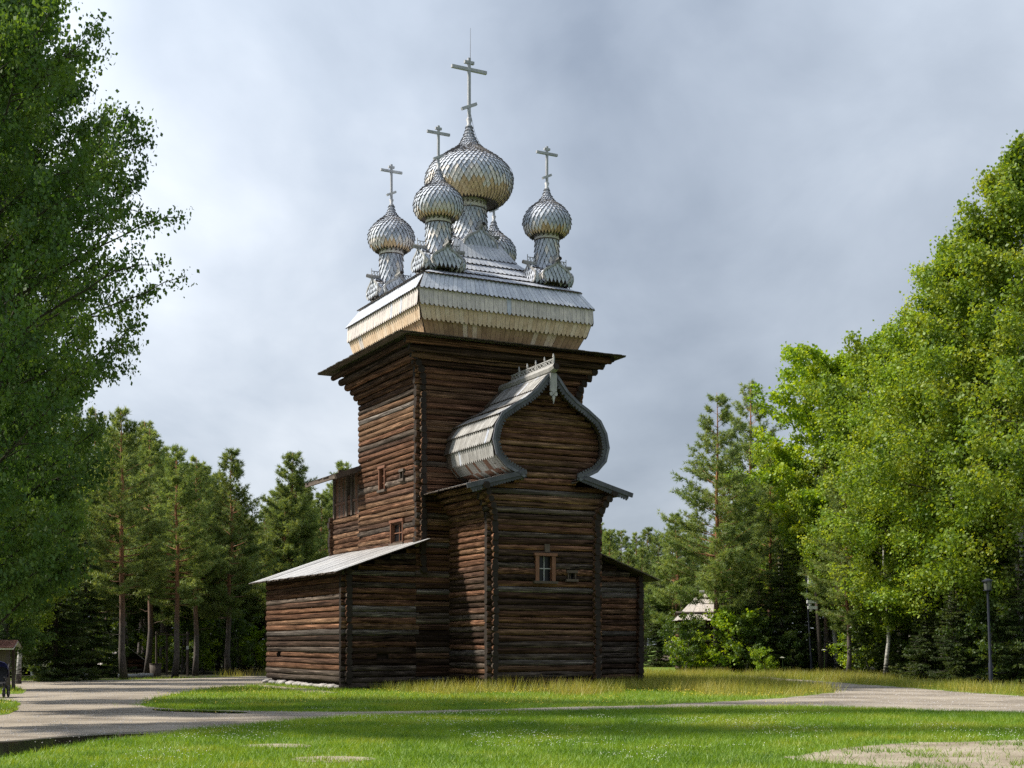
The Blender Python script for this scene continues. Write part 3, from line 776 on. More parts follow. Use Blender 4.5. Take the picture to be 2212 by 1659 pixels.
# little barrel gables
BP = [(0, 1.0), (.16, .80), (.40, .64), (.68, .48), (.88, .28), (.92, .06), (.82, -.14), (.60, -.28)]     # unit half profile
def small_barrel(c, ang, w, h, y0, y1, ridge=True):
    """shingled barrel gable: axis along local -y after turning by ang; gable front at distance y1"""
    T = Matrix.Translation(Vector(c)) @ Matrix.Rotation(ang, 4, 'Z'); T3 = T.to_3x3()
    half = [(x * w, z * h) for x, z in BP]
    mb = MB()
    for s in (-1, 1):
        for (xa, za), (xb, zb) in zip(half, half[1:]):
            mb.poly([T @ Vector(p) for p in ((s*xa, -y0, za), (s*xb, -y0, zb), (s*xb, -y1, zb), (s*xa, -y1, za))])
    mb.poly([T @ Vector((x, -y1 + .04, z)) for x, z in half] + [T @ Vector((-x, -y1 + .04, z)) for x, z in half[::-1]])
    o = mb.build('barrel_gable', M_BDARK, church)
    pr = Profile([(x, z) for x, z in half])
    # shingles on the two curved flanks
    cols = max(2, int((y1 - y0) / .17)); rows = int(pr.L / .15)
    for s in (-1, 1):
        def P(r, cc): x, z = pr.at(r); return T @ Vector((s * x, -cc, z))
        def N(r, cc): x, z = pr.nrm(r); return T3 @ Vector((s * x, 0, z))
        st = pr.L / rows; dc = (y1 - y0) / cols
        for i in range(rows):
            for j in range(cols + (i % 2)):
                cc = y0 + (j + .5 - (i % 2) * .5) * dc
                pts, nv = shingle_pts(P, N, max(0, st * (i - .7)), st * (i + 1), st * i, min(max(cc, y0), y1 - .04), dc)
                if s > 0: pts = pts[::-1]
                add_shingle(sh_bin, pts, nv, 0 if i < rows * .7 else random.choice((0, 1)), .03)
    # shingles on the gable front
    zt, zb_ = h * .9, -h * .28; rows = int((zt - zb_) / .17)
    def hw(z):
        for (xa, za), (xb, zb) in zip(half, half[1:]):
            if zb <= z <= za: return xa + (xb - xa) * (za - z) / (za - zb)
        return half[-1][0]
    def P2(r, cc): return T @ Vector((cc, -y1, zt - r))
    def N2(r, cc): return T3 @ Vector((0, -1, 0))
    st = (zt - zb_) / rows; dc = .17
    for i in range(rows):
        z = zt - st * (i + .3); ww = hw(z) - .06; k = int(ww / dc) + 1
        for j in range(-k, k + 1):
            cc = (j + (i % 2) * .5) * dc
            if abs(cc) > ww: continue
            pts, nv = shingle_pts(P2, N2, max(0, st * (i - .7)), st * (i + 1.25), st * (i + .2), cc, dc)
            add_shingle(sh_bin, pts, nv, 0, .03)
    # trim and ridge log
    for s in (-1, 1):
        mb = MB()
        for i in range(len(half) - 1):
            (xa, za), (xb, zb) = half[i], half[i + 1]
            mb.bar(T @ Vector((s*xa, -y1 - .02, za)), T @ Vector((s*xb, -y1 - .02, zb)), .07, .05, up=T3 @ Vector((0, 1, 0)))
        mb.build('gable_trim', M_GREY, o)
    if ridge:
        mb = MB(); mb.tube([T @ Vector((0, -y1 - .26, h * 1.08)), T @ Vector((0, -y1 - .05, h * 1.04)), T @ Vector((0, -y0, h * 1.03))], [.075, .085, .08], 7, 0, True, 1); mb.build('ridge_pole', [M_BARREL, M_LOGEND], o)
        mb = MB()
        for zz in (1.12, 1.12): mb.bar(T @ Vector((0, -y1 - .05, h*1.03 + .24)), T @ Vector((0, -y0 - .1, h*1.03 + .24)), .02, .025)
        k = 4
        for j in range(k + 1):
            yy = -y1 - .05 + (y1 - y0 - .05) * j / k
            mb.bar(T @ Vector((0, yy, h*1.03 + .06)), T @ Vector((0, yy, h*1.03 + (.34 if j == 0 else .25))), .022, .022)
            if j < k: mb.bar(T @ Vector((0, yy, h*1.03 + .06)), T @ Vector((0, yy + (y1 - y0 - .05) / k, h*1.03 + .24)), .02, .02)
        mb.build('gable_crest', M_GREY, o)
for k in range(4):
    small_barrel((mcx, 0, 17.0), k * math.pi / 2, .78, .78, .5, 1.06)
SMALLP = [(.05, 19.28), (.08, 19.14), (.15, 18.94), (.28, 18.74), (.50, 18.56), (.72, 18.36), (.86, 18.14), (.905, 17.92), (.87, 17.70), (.77, 17.52), (.60, 17.40)]
HD = 2.30
for sx, sy in ((-1, -1), (-1, 1), (1, -1), (1, 1)):
    c = (sx * HD + .04, sy * HD, 0)
    dome(c, SMALLP, 34, 16, mat_dome, 'small_dome')
    mb = MB(); mb.lathe([(.62, 17.405), (.53, 17.44), (.38, 17.5)], c, 32); mb.build('dome_underside', M_BDARK, church, smooth=True)
    drum(c, [(.44, 17.2), (.445, 16.8), (.46, 16.4), (.50, 15.9), (.56, 15.45)], 18, 8, 'small_drum')
    collar(c, .44, 17.22, 17.46)
    cross((c[0], c[1], 19.22), 1.66, .46, .95)
    for k in range(4): small_barrel((c[0], c[1], 15.62), k * math.pi / 2, .66, .62, .25, .80)
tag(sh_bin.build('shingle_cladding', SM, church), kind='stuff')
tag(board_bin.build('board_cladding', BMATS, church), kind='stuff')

# foundation stones under the gallery
def rock_mesh(seed, r):
    rr = random.Random(seed); bm = bmesh.new(); bmesh.ops.create_icosphere(bm, subdivisions=2, radius=r)
    for v in bm.verts: v.co *= 1 + rr.uniform(-.13, .13); v.co.z *= .62; v.co.x *= 1.25
    me = bpy.data.meshes.new('stone'); bm.to_mesh(me); bm.free(); me.materials.append(M_ROCK)
    me.polygons.foreach_set('use_smooth', [True] * len(me.polygons)); return me
RK = [rock_mesh(s, .17) for s in range(4)]
for j in range(20):
    y = -HY + .3 + (GB + HY) * (j + random.uniform(.1, .9)) / 20
    st_ = link('foundation_stone', random.choice(RK), church, loc=(-HX - GA - .10 + random.uniform(-.12, .06), y, .05), rotz=random.uniform(0, 6)); st_.scale = [random.uniform(.7, 1.3)] * 3

print('logs', n_logs, 'boards', n_boards, 'shingles', n_sh)
#SETTING
# ------------------------------------------------------------------ ground, gravel, puddles
def ground_material(name, stops, sc, bump=.3, rough=.9, fine=60, dist=.02, fine_stops=None, stain=0):
    m, nt, p, N, L = mat(name); tc = N('ShaderNodeTexCoord')
    n1 = noise(N, L, tc.outputs['Object'], sc, 6, .6, .3); n2 = noise(N, L, tc.outputs['Object'], fine, 5, .7)
    c = ramp_out(N, L, n1, stops)
    if stain:      # long damp tracks and puddle marks
        mp_ = N('ShaderNodeMapping'); mp_.inputs['Scale'].default_value = (.22, 1.1, 1); mp_.inputs['Rotation'].default_value = (0, 0, .12); L(tc.outputs['Object'], mp_.inputs[0])
        c = mixc(N, L, 'MULTIPLY', stain, c, ramp_out(N, L, noise(N, L, mp_.outputs[0], 1.0, 5, .62, .6), [(.36, (.58, .56, .55)), (.47, (.92, .92, .92)), (.62, (1.1, 1.1, 1.1))]))
    c = mixc(N, L, 'MULTIPLY', 1, c, ramp_out(N, L, n2, fine_stops or [(.3, (.55, .55, .55)), (.7, (1.3, 1.3, 1.3))]))
    L(c, p.inputs['Base Color']); p.inputs['Roughness'].default_value = rough; p.inputs['Specular IOR Level'].default_value = .25
    bm = N('ShaderNodeBump'); bm.inputs['Strength'].default_value = bump; bm.inputs['Distance'].default_value = dist
    L(n2, bm.inputs['Height']); L(bm.outputs[0], p.inputs['Normal']); return m
M_TURF = ground_material('turf_soil', [(.3, (.07, .13, .012)), (.5, (.10, .165, .015)), (.7, (.14, .165, .03))], .8, .6, fine=35)
M_GRAVEL = ground_material('fine_gravel', [(.32, (.15, .128, .105)), (.45, (.22, .188, .152)), (.56, (.27, .232, .188)), (.72, (.30, .262, .215))], .45, .6, fine=38, fine_stops=[(.3, (.45, .45, .45)), (.5, (.95, .95, .95)), (.7, (1.5, 1.48, 1.45))], stain=.9)
M_DIRT = ground_material('trodden_sand', [(.3, (.16, .13, .09)), (.5, (.26, .22, .165)), (.72, (.33, .29, .225))], .9, .5, fine=40)
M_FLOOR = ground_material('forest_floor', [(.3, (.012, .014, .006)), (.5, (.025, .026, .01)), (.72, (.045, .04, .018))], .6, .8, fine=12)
m, nt, p, N, L = mat('puddle_water'); p.inputs['Base Color'].default_value = (.012, .011, .009, 1); p.inputs['Roughness'].default_value = .04; p.inputs['Specular IOR Level'].default_value = .5; M_WATER = m
m, nt, p, N, L = mat('wet_gravel'); tc = N('ShaderNodeTexCoord')
L(ramp_out(N, L, noise(N, L, tc.outputs['Object'], 40, 5, .7), [(.3, (.05, .045, .04)), (.7, (.12, .11, .10))]), p.inputs['Base Color']); p.inputs['Roughness'].default_value = .22; M_WET = m

mb = MB(); mb.poly([(-900, -60, 0), (900, -60, 0), (900, 1500, 0), (-900, 1500, 0)])
tag(mb.build('ground', M_TURF), kind='structure')

def px_poly(pts): return np.array([[*ground(x, y)[:2]] for x, y in pts])
def densify(poly, step, amp, seed, smooth=2):
    r = np.random.default_rng(seed); out = []
    P = poly.copy()
    for _ in range(smooth):                              # corner cutting
        Q = np.empty((len(P) * 2, 2)); nx = np.roll(P, -1, 0); Q[0::2] = .75 * P + .25 * nx; Q[1::2] = .25 * P + .75 * nx; P = Q
    for a, b in zip(P, np.roll(P, -1, 0)):
        k = max(1, int(np.hypot(*(b - a)) / step))
        for i in range(k): out.append(a + (b - a) * i / k)
    out = np.array(out); n = len(out)
    j = r.normal(0, amp, (n, 2)); j = (j + np.roll(j, 1, 0) + np.roll(j, 2, 0) * .6) / 1.6
    return out + j
def inside(poly, pts):
    x, y = pts[:, 0], pts[:, 1]; c = np.zeros(len(pts), bool); n = len(poly)
    for i in range(n):
        x1, y1 = poly[i]; x2, y2 = poly[(i + 1) % n]
        if y1 == y2: continue
        c ^= ((y1 > y) != (y2 > y)) & (x < (x2 - x1) * (y - y1) / (y2 - y1) + x1)
    return c
def sheet(name, poly, z, m, **tg):
    bm = bmesh.new(); vs_ = [bm.verts.new((float(x), float(y), z)) for x, y in poly]
    es = [bm.edges.new((vs_[i], vs_[(i + 1) % len(vs_)])) for i in range(len(vs_))]
    bmesh.ops.triangle_fill(bm, use_beauty=True, edges=es, normal=(0, 0, 1))
    me = bpy.data.meshes.new(name); bm.to_mesh(me); bm.free(); me.materials.append(m)
    o = link(name, me); tag(o, **tg); return o
GRAVEL0 = [(-330, 1472), (100, 1471), (300, 1468), (450, 1464), (560, 1460), (690, 1459), (660, 1470), (600, 1476), (560, 1480), (450, 1487), (380, 1500), (320, 1512), (306, 1520), (330, 1528), (450, 1535), (700, 1538.0),
  (850, 1536.8), (1000, 1534), (1100, 1531), (1300, 1526.5), (1500, 1520.5), (1700, 1507), (1790, 1498), (1806, 1493), (1770, 1486), (1705, 1478), (1650, 1471), (1600, 1465), (1560, 1460), (1600, 1458.5), (1660, 1463), (1750, 1470), (1850, 1477), (2000, 1489),
  (2100, 1497), (2330, 1511), (2330, 1547), (2212, 1542), (2000, 1535), (1850, 1529.5), (1700, 1526), (1500, 1529), (1300, 1533.5), (1100, 1538), (1000, 1540.5), (820, 1545), (700, 1551), (500, 1570), (350, 1584), (150, 1609), (0, 1638), (-120, 1660), (-420, 1640)]
gravel = densify(px_poly(GRAVEL0), .3, .09, 1)
sheet('gravel_path', gravel, .004, M_GRAVEL, kind='structure')
verge1 = densify(px_poly([(-300, 1477), (20, 1479), (45, 1488), (58, 1497), (30, 1500.5), (-300, 1501)]), .3, .04, 2)
verge2 = densify(px_poly([(-300, 1511), (0, 1511), (30, 1515), (46, 1522), (36, 1534), (10, 1548), (-300, 1570)]), .3, .04, 3)
sheet('grass_verge', verge1, .008, M_TURF, kind='structure'); sheet('grass_verge', verge2, .008, M_TURF, kind='structure')
dirts = [densify(px_poly(q), .16, .07, 5 + i, 1) for i, q in enumerate([
    [(1675, 1641), (1760, 1626), (1830, 1615), (1880, 1613), (1950, 1604), (2050, 1603), (2130, 1600), (2330, 1597), (2330, 1668), (2000, 1668), (1900, 1656), (1800, 1650)],
    [(520, 1610), (600, 1607), (690, 1612), (650, 1617), (560, 1617)], [(640, 1637), (720, 1632), (835, 1639), (770, 1648), (660, 1646)],
    [(540, 1478), (600, 1482), (700, 1492), (740, 1497), (690, 1498), (600, 1489)]])]
for d in dirts: sheet('bare_ground', d, .005, M_DIRT, kind='structure')
pud1 = densify(px_poly([(-200, 1618), (0, 1606), (133, 1595), (233, 1588.5), (343, 1586), (300, 1590), (233, 1597), (133, 1615), (0, 1637), (-200, 1670)]), .25, .02, 9)
wet1 = densify(px_poly([(-200, 1612), (0, 1603), (133, 1591), (233, 1584.5), (400, 1577), (420, 1579), (300, 1590), (0, 1630), (-200, 1665)]), .25, .05, 10)
pud2 = densify(px_poly([(320, 1532), (400, 1533), (480, 1536.5), (550, 1540), (500, 1541.5), (400, 1539), (340, 1536)]), .25, .02, 11)
sheet('wet_gravel_edge', wet1, .009, M_WET, kind='structure')
sheet('puddle', pud1, .014, M_WATER, kind='structure'); sheet('puddle', pud2, .012, M_WATER, kind='structure')
# dark forest floor on both sides
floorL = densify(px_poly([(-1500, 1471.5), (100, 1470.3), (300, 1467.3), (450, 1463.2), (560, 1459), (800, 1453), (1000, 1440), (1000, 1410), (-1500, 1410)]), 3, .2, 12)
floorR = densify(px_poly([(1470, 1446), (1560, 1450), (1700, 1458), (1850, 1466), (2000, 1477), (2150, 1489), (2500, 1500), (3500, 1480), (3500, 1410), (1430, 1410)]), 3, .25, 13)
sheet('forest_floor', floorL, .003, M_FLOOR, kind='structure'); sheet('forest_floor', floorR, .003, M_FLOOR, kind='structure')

# ------------------------------------------------------------------ foliage materials
def leaf_material(name, c0, c1, c2, trans=.45, rough=.5):
    """leaf: colour by leaf (rnd) and by clump; diffuse and translucent"""
    m = bpy.data.materials.new(name); m.use_nodes = True; nt = m.node_tree; nt.nodes.clear(); N = nt.nodes.new; L = nt.links.new
    out = N('ShaderNodeOutputMaterial'); at_ = N('ShaderNodeAttribute'); at_.attribute_name = 'rnd'
    tc = N('ShaderNodeTexCoord'); oi = N('ShaderNodeObjectInfo'); nz = noise(N, L, tc.outputs['Object'], .55, 3, .5)
    a = N('ShaderNodeMath'); a.operation = 'MULTIPLY_ADD'; a.inputs[1].default_value = .45; L(at_.outputs['Fac'], a.inputs[0])
    b = N('ShaderNodeMath'); b.operation = 'MULTIPLY_ADD'; b.inputs[1].default_value = .9; b.inputs[2].default_value = -.2; L(nz, b.inputs[0]); L(b.outputs[0], a.inputs[2])
    c = ramp_out(N, L, a.outputs[0], [(.15, c0), (.45, c1), (.8, c2)])
    hs = N('ShaderNodeHueSaturation'); L(c, hs.inputs['Color'])
    v = N('ShaderNodeMath'); v.operation = 'MULTIPLY_ADD'; v.inputs[1].default_value = .3; v.inputs[2].default_value = .85; L(oi.outputs['Random'], v.inputs[0]); L(v.outputs[0], hs.inputs['Value'])
    d = N('ShaderNodeBsdfDiffuse'); L(hs.outputs[0], d.inputs[0])
    t = N('ShaderNodeBsdfTranslucent'); tcol = mixc(N, L, 'MULTIPLY', 1, hs.outputs[0], (1.45, 1.25, .55)); L(tcol, t.inputs[0])
    mx = N('ShaderNodeMixShader'); mx.inputs[0].default_value = trans; L(d.outputs[0], mx.inputs[1]); L(t.outputs[0], mx.inputs[2])
    g = N('ShaderNodeBsdfGlossy'); g.inputs['Roughness'].default_value = rough; g.inputs[0].default_value = (.6, .6, .6, 1)
    m2 = N('ShaderNodeMixShader'); m2.inputs[0].default_value = .04; L(mx.outputs[0], m2.inputs[1]); L(g.outputs[0], m2.inputs[2]); L(m2.outputs[0], out.inputs[0])
    return m
M_ASPEN = leaf_material('aspen_leaf', (.030, .072, .015), (.062, .13, .022), (.12, .19, .034), .42, .55)
M_BIRCH = leaf_material('birch_leaf', (.075, .15, .014), (.17, .27, .02), (.33, .38, .04), .5, .55)
M_MAPLE = leaf_material('young_leaf', (.10, .20, .01), (.20, .32, .014), (.36, .42, .025), .5)
M_PINE = leaf_material('pine_needle', (.085, .145, .045), (.155, .225, .07), (.25, .31, .10), .4)
M_SPRUCE = leaf_material('spruce_needle', (.018, .040, .009), (.045, .08, .013), (.11, .14, .018), .3)
M_BUSH = leaf_material('undergrowth_leaf', (.025, .06, .010), (.055, .10, .014), (.11, .15, .02), .45)
M_GRASS = leaf_material('lawn_blade', (.06, .135, .008), (.14, .245, .012), (.255, .29, .035), .4, .5)
M_MEADOW = leaf_material('meadow_blade', (.13, .19, .016), (.26, .27, .04), (.40, .34, .11), .4, .5)

def bark(name, lo, hi, zsplit, ztop):
    m, nt, p, N, L = mat(name); tc = N('ShaderNodeTexCoord'); sp = N('ShaderNodeSeparateXYZ'); L(tc.outputs['Object'], sp.inputs[0])
    mr = N('ShaderNodeMapRange'); mr.inputs[1].default_value = zsplit; mr.inputs[2].default_value = ztop
    nz = noise(N, L, tc.outputs['Object'], 1.6, 4, .6); ad = N('ShaderNodeMath'); ad.operation = 'MULTIPLY_ADD'; ad.inputs[1].default_value = 2.5; L(nz, ad.inputs[0]); L(sp.outputs[2], ad.inputs[2])
    L(ad.outputs[0], mr.inputs[0])
    c = mixc(N, L, 'MIX', mr.outputs[0], lo, hi)
    mp = N('ShaderNodeMapping'); mp.inputs['Scale'].default_value = (1, 1, .25); L(tc.outputs['Object'], mp.inputs[0])
    n2 = noise(N, L, mp.outputs[0], 22, 5, .7); c = mixc(N, L, 'MULTIPLY', 1, c, ramp_out(N, L, n2, [(.3, (.35, .35, .35)), (.65, (1.25, 1.25, 1.25))]))
    L(c, p.inputs['Base Color']); p.inputs['Roughness'].default_value = .9
    bm = N('ShaderNodeBump'); bm.inputs['Distance'].default_value = .03; bm.inputs['Strength'].default_value = .7; L(n2, bm.inputs['Height']); L(bm.outputs[0], p.inputs['Normal']); return m
M_PBARK = bark('pine_bark', (.085, .07, .062), (.30, .135, .062), 4.0, 8.0)
M_SBARK = bark('spruce_bark', (.05, .04, .033), (.06, .045, .035), 3, 6)
M_ABARK = bark('aspen_bark', (.09, .085, .07), (.16, .16, .13), 2, 6)
m, nt, p, N, L = mat('birch_bark'); tc = N('ShaderNodeTexCoord')
mp = N('ShaderNodeMapping'); mp.inputs['Scale'].default_value = (1, 1, 5); L(tc.outputs['Object'], mp.inputs[0])
n1 = noise(N, L, mp.outputs[0], 2.4, 4, .65); sp = N('ShaderNodeSeparateXYZ'); L(tc.outputs['Object'], sp.inputs[0])
mr = N('ShaderNodeMapRange'); mr.inputs[1].default_value = .4; mr.inputs[2].default_value = 2.2; mr.inputs[3].default_value = -.16; mr.inputs[4].default_value = .06; L(sp.outputs[2], mr.inputs[0])
ad = N('ShaderNodeMath'); L(n1, ad.inputs[0]); L(mr.outputs[0], ad.inputs[1])
L(ramp_out(N, L, ad.outputs[0], [(.36, (.03, .027, .025)), (.46, (.26, .25, .235)), (.7, (.50, .49, .465))]), p.inputs['Base Color']); p.inputs['Roughness'].default_value = .75; M_BBARK = m

M_TWIG = plain('dark_twig', (.045, .038, .03), .9, spec=.2)
# ------------------------------------------------------------------ trees
def leaves_mesh(name, P, size, m, r, flat=.0, droop=0.0, aspect=.8, crnd=None):
    """one folded rhombus per leaf at P (n,3)"""
    n = len(P)
    d = r.normal(size=(n, 3)); d[:, 2] = d[:, 2] * (1 - flat) - droop; d /= np.linalg.norm(d, axis=1)[:, None]
    q = r.normal(size=(n, 3)); e = np.cross(d, q); e /= np.linalg.norm(e, axis=1)[:, None] + 1e-9
    s = size * (r.uniform(.45, 1.45, n) ** 1.0)[:, None]
    V = np.stack([P - d*s*.5, P + e*s*aspect*.5 - d*s*.05, P + d*s*.5, P - e*s*aspect*.5 - d*s*.05], 1).reshape(-1, 3)
    Fc = np.arange(n * 4).reshape(n, 4)
    return mesh_np(name, V, Fc, [m], rnd=np.repeat(r.uniform(0, 1, n) if crnd is None else np.clip(.55 * crnd + .45 * r.uniform(0, 1, n), 0, 1), 4))
def broadleaf(name, seed, H, crown0, rad, shape, nb, nsub, nleaf, leaf, mleaf, mbark, r0, spread=.45, up=.55, clump=.55, lean=0, droopy=0.0, inner=.22):
    """trunk, limbs and clumps of leaves; shape(t) gives the crown radius share at height share t"""
    r = np.random.default_rng(seed); T = MB()
    zs = np.linspace(0, H * .97, 12); w = np.cumsum(r.normal(0, .09, (12, 2)), 0); w -= w[0]
    tp = [Vector((float(w[i, 0] + lean * (zs[i] / H) ** 1.5), float(w[i, 1]), float(zs[i]))) for i in range(12)]
    rr = [r0 * (1.22 if i == 0 else 1) * max(.06, (1 - zs[i] / H) ** .9) for i in range(12)]
    T.tube(tp, rr, 9)
    def trunk_at(z):
        i = min(10, int(z / (H * .97) * 11)); f_ = z / (H * .97) * 11 - i; return tp[i].lerp(tp[i + 1], f_)
    cl = []
    for b in range(nb):
        t = (b + r.uniform(.0, 1)) / nb; z = crown0 + (H * .96 - crown0) * t
        az = b * 2.399 + r.uniform(-.4, .4); Lb = rad * shape(t) * r.uniform(.70, 1.02)
        p0 = trunk_at(z * .97 if z > crown0 else z); el = up * r.uniform(.6, 1.3) + .35 * t
        dx = Vector((math.cos(az), math.sin(az), 0)); pts = []; 
        for k in range(5):
            s_ = k / 4; pts.append(p0 + dx * (Lb * s_) + Vector((0, 0, Lb * s_ * math.tan(min(el, 1.2)) * (1 - .35 * s_))) + Vector(r.normal(0, .06 * s_ * Lb * .5, 3)))
        rb = max(.012, r0 * .24 * (1 - t * .75) * Lb / rad)
        T.tube(pts, [rb * (1 - .8 * k / 4) for k in range(5)], 5, 1, cap=False)
        for s_ in range(nsub):
            u_ = inner + (1 - inner) * (s_ + r.uniform(0, 1)) / nsub
            i = min(3, int(u_ * 4)); q = pts[i].lerp(pts[i + 1], u_ * 4 - i)
            a2 = az + r.choice([-1, 1]) * r.uniform(.3, 1.2); Ls = Lb * spread * r.uniform(.4, 1) * (1.15 - u_ * .5)
            e = q + Vector((math.cos(a2) * Ls, math.sin(a2) * Ls, Ls * r.uniform(-.1, .7) - droopy * Ls))
            T.tube([q, q.lerp(e, .5) + Vector((0, 0, .05 * Ls)), e], [rb * .35, rb * .22, rb * .08], 4, 1, cap=False)
            cl.append((q, e))
    Q = np.array([[*a, *b_] for a, b_ in cl]); k = r.integers(0, len(Q), nleaf); f_ = (.12 + .96 * r.uniform(0, 1, nleaf) ** .7)[:, None]
    P = Q[k, :3] + (Q[k, 3:] - Q[k, :3]) * f_ + np.clip(r.normal(0, 1, (nleaf, 3)), -1.9, 1.9) * clump * np.array([.42, .42, .34]) * r.uniform(.5, 1.2, (nleaf, 1))
    if droopy: P[:, 2] -= np.abs(r.normal(0, droopy * 1.1, nleaf))
    tm_ = T.mesh('trunk', [mbark, M_TWIG], True); lm = leaves_mesh('crown', P, leaf, mleaf, r, crnd=r.uniform(0, 1, len(Q))[k])
    return tm_, lm
def needles(name, Pt, D, m, r, per, ln, wd, spread):
    """bundles of thin needle triangles: base points Pt, directions D"""
    n = len(Pt) * per; P = np.repeat(Pt, per, 0); d = np.repeat(D, per, 0) + r.normal(0, spread, (n, 3)); d /= np.linalg.norm(d, axis=1)[:, None]
    q = np.cross(d, r.normal(size=(n, 3))); q /= np.linalg.norm(q, axis=1)[:, None] + 1e-9
    l = (ln * r.uniform(.6, 1.2, n))[:, None]
    V = np.stack([P - q*wd*.5, P + q*wd*.5, P + d*l], 1).reshape(-1, 3)
    return mesh_np(name, V, np.arange(n*3).reshape(n, 3), [m], rnd=np.repeat(np.repeat(r.uniform(0, 1, len(Pt)), per), 3))
def pine(seed, H, crown0, rad, r0, per=9, dens=1.0, conic=.5, tuft=.26):
    r = np.random.default_rng(seed); T = MB(); zs = np.linspace(0, H, 12); w = np.cumsum(r.normal(0, .05, (12, 2)), 0); w -= w[0]
    tp = [Vector((float(w[i, 0]), float(w[i, 1]), float(zs[i]))) for i in range(12)]
    T.tube(tp, [r0 * (1.25 if i == 0 else 1) * max(.05, (1 - zs[i] / H) ** .75) for i in range(12)], 9)
    P, D = [], []
    z = crown0 * .55
    while z < H - .2:
        t = (z - crown0) / (H - crown0); live = t > 0
        nbr = int(r.integers(4, 6)) if live else int(r.integers(0, 2))
        for b in range(nbr):
            az = r.uniform(0, 6.283); 
            Lb = (rad * ((1 - t) ** .8 * (.5 + .5 * min(1, t * 3.5 + .2)) + .05) if live else rad * .5) * r.uniform(.6, 1.1)
            Lb = max(Lb, .35)
            i = min(10, int(z / H * 11)); p0 = tp[i].lerp(tp[i + 1], z / H * 11 - i); dx = Vector((math.cos(az), math.sin(az), 0))
            sl = -.12 + .75 * max(0, t) if live else -.15
            pts = [p0 + dx * (Lb * k / 4) + Vector((0, 0, Lb * (sl * k / 4 + .28 * (k / 4) ** 2 - .06))) + Vector(r.normal(0, .03 * k / 4 * Lb, 3)) for k in range(5)]
            rb = max(.012, .045 * Lb / rad * (r0 / .2)); T.tube(pts, [rb * (1 - .8 * k / 4) for k in range(5)], 4, cap=False)
            if not live: continue
            ns = max(4, int(11 * Lb / rad * dens + 2))
            for s_ in range(ns):
                u_ = .32 + .68 * (s_ + r.uniform(0, 1)) / ns; k = min(3, int(u_ * 4)); q = pts[k].lerp(pts[k + 1], u_ * 4 - k)
                a2 = az + r.uniform(-1.25, 1.25); Ls = Lb * r.uniform(.14, .36) * (1.25 - .6 * u_)
                dd = Vector((math.cos(a2), math.sin(a2), r.uniform(-.05, .55))); e = q + dd * Ls
                if s_ % 2 == 0: T.tube([q, e], [rb * .3, rb * .1], 3, cap=False)
                nt_ = max(3, int(Ls / .10))
                for g in range(nt_):
                    f_ = (g + 1) / nt_; P.append(np.array(q.lerp(e, f_)) + r.normal(0, .05, 3)); D.append(np.array(dd) + np.array([0, 0, .35]))
        z += .30 * r.uniform(.8, 1.2) * (H / 13)
    P = np.array(P); D = np.array(D); D /= np.linalg.norm(D, axis=1)[:, None]
    return T.mesh('trunk', [M_PBARK], True), needles('crown', P, D, M_PINE, r, per, tuft, .034, .75)
def spruce(seed, H, rad, r0, per=6, z_start=.25):
    r = np.random.default_rng(seed); T = MB(); T.tube([(0, 0, 0), (0, 0, H * .5), (0, 0, H)], [r0, r0 * .55, .02], 7); P, D = [], []; z = z_start
    while z < H - .1:
        t = z / H
        for b in range(int(r.integers(6, 9))):
            az = r.uniform(0, 6.283); Lb = rad * (1 - t) ** .85 * r.uniform(.7, 1.1) + .12; dx = np.array([math.cos(az), math.sin(az), 0])
            pts = [np.array([0, 0, z]) + dx * Lb * k / 4 + np.array([0, 0, Lb * (-.42 * (k/4) + .30 * (k/4) ** 2.2)]) for k in range(5)]
            T.tube([Vector(q) for q in pts], [.022 * (1 - .8 * k / 4) for k in range(5)], 3, cap=False)
            ns = max(5, int(Lb / .075)); side = np.array([-dx[1], dx[0], 0])
            for s_ in range(ns):
                u_ = .12 + .88 * (s_ + r.uniform()) / ns; k = min(3, int(u_ * 4)); q = pts[k] + (pts[k + 1] - pts[k]) * (u_ * 4 - k)
                for sd in (-1, 1):
                    l_ = Lb * .30 * (1.1 - u_) * r.uniform(.5, 1.1) + .05
                    for g in range(max(1, int(l_ / .11))):
                        f_ = (g + .5) / max(1, int(l_ / .11)); P.append(q + side * sd * l_ * f_ + dx * l_ * f_ * .6 - np.array([0, 0, l_ * f_ * .45])); D.append(side * sd * .7 + dx * .6 + np.array([0, 0, -.45]))
        z += .21 * r.uniform(.8, 1.2) * max(1, H / 7)
    P = np.array(P); D = np.array(D); D /= np.linalg.norm(D, axis=1)[:, None]
    return T.mesh('trunk', [M_SBARK], True), needles('crown', P, D, M_SPRUCE, r, per, .17, .032, .45)

def put_tree(name, meshes, x, y, label, cat='tree', group=None, sc=1.0, rot=None, sz=None):
    t = thing(name, label, cat, (x, y, 0), random.uniform(0, 6.28) if rot is None else rot, group)
    t.scale = (sc, sc, sz or sc)
    for nm, me in zip(('trunk', 'crown'), meshes): link(nm, me, t)
    return t
ovoid = lambda t: max(.12, math.sin(math.pi * min(1, .16 + t * .84)) ** .75)
cone = lambda t: max(.10, (1 - t) ** .75 * (.55 + 1.1 * min(t * 3, .41)))
ASPEN = broadleaf('aspen', 3, 21, 1.2, 4.5, lambda t: float(np.interp(t, [0, .12, .30, .40, .50, .70, 1], [.55, .74, .96, .74, .46, .28, .12])), 160, 12, 215000, .086, M_ASPEN, M_ABARK, .24, .50, .75, .34, inner=.12)
BIRCH = broadleaf('birch', 5, 23, 2.8, 8.0, cone, 110, 11, 150000, .14, M_BIRCH, M_BBARK, .24, .45, .62, .62, droopy=.28)
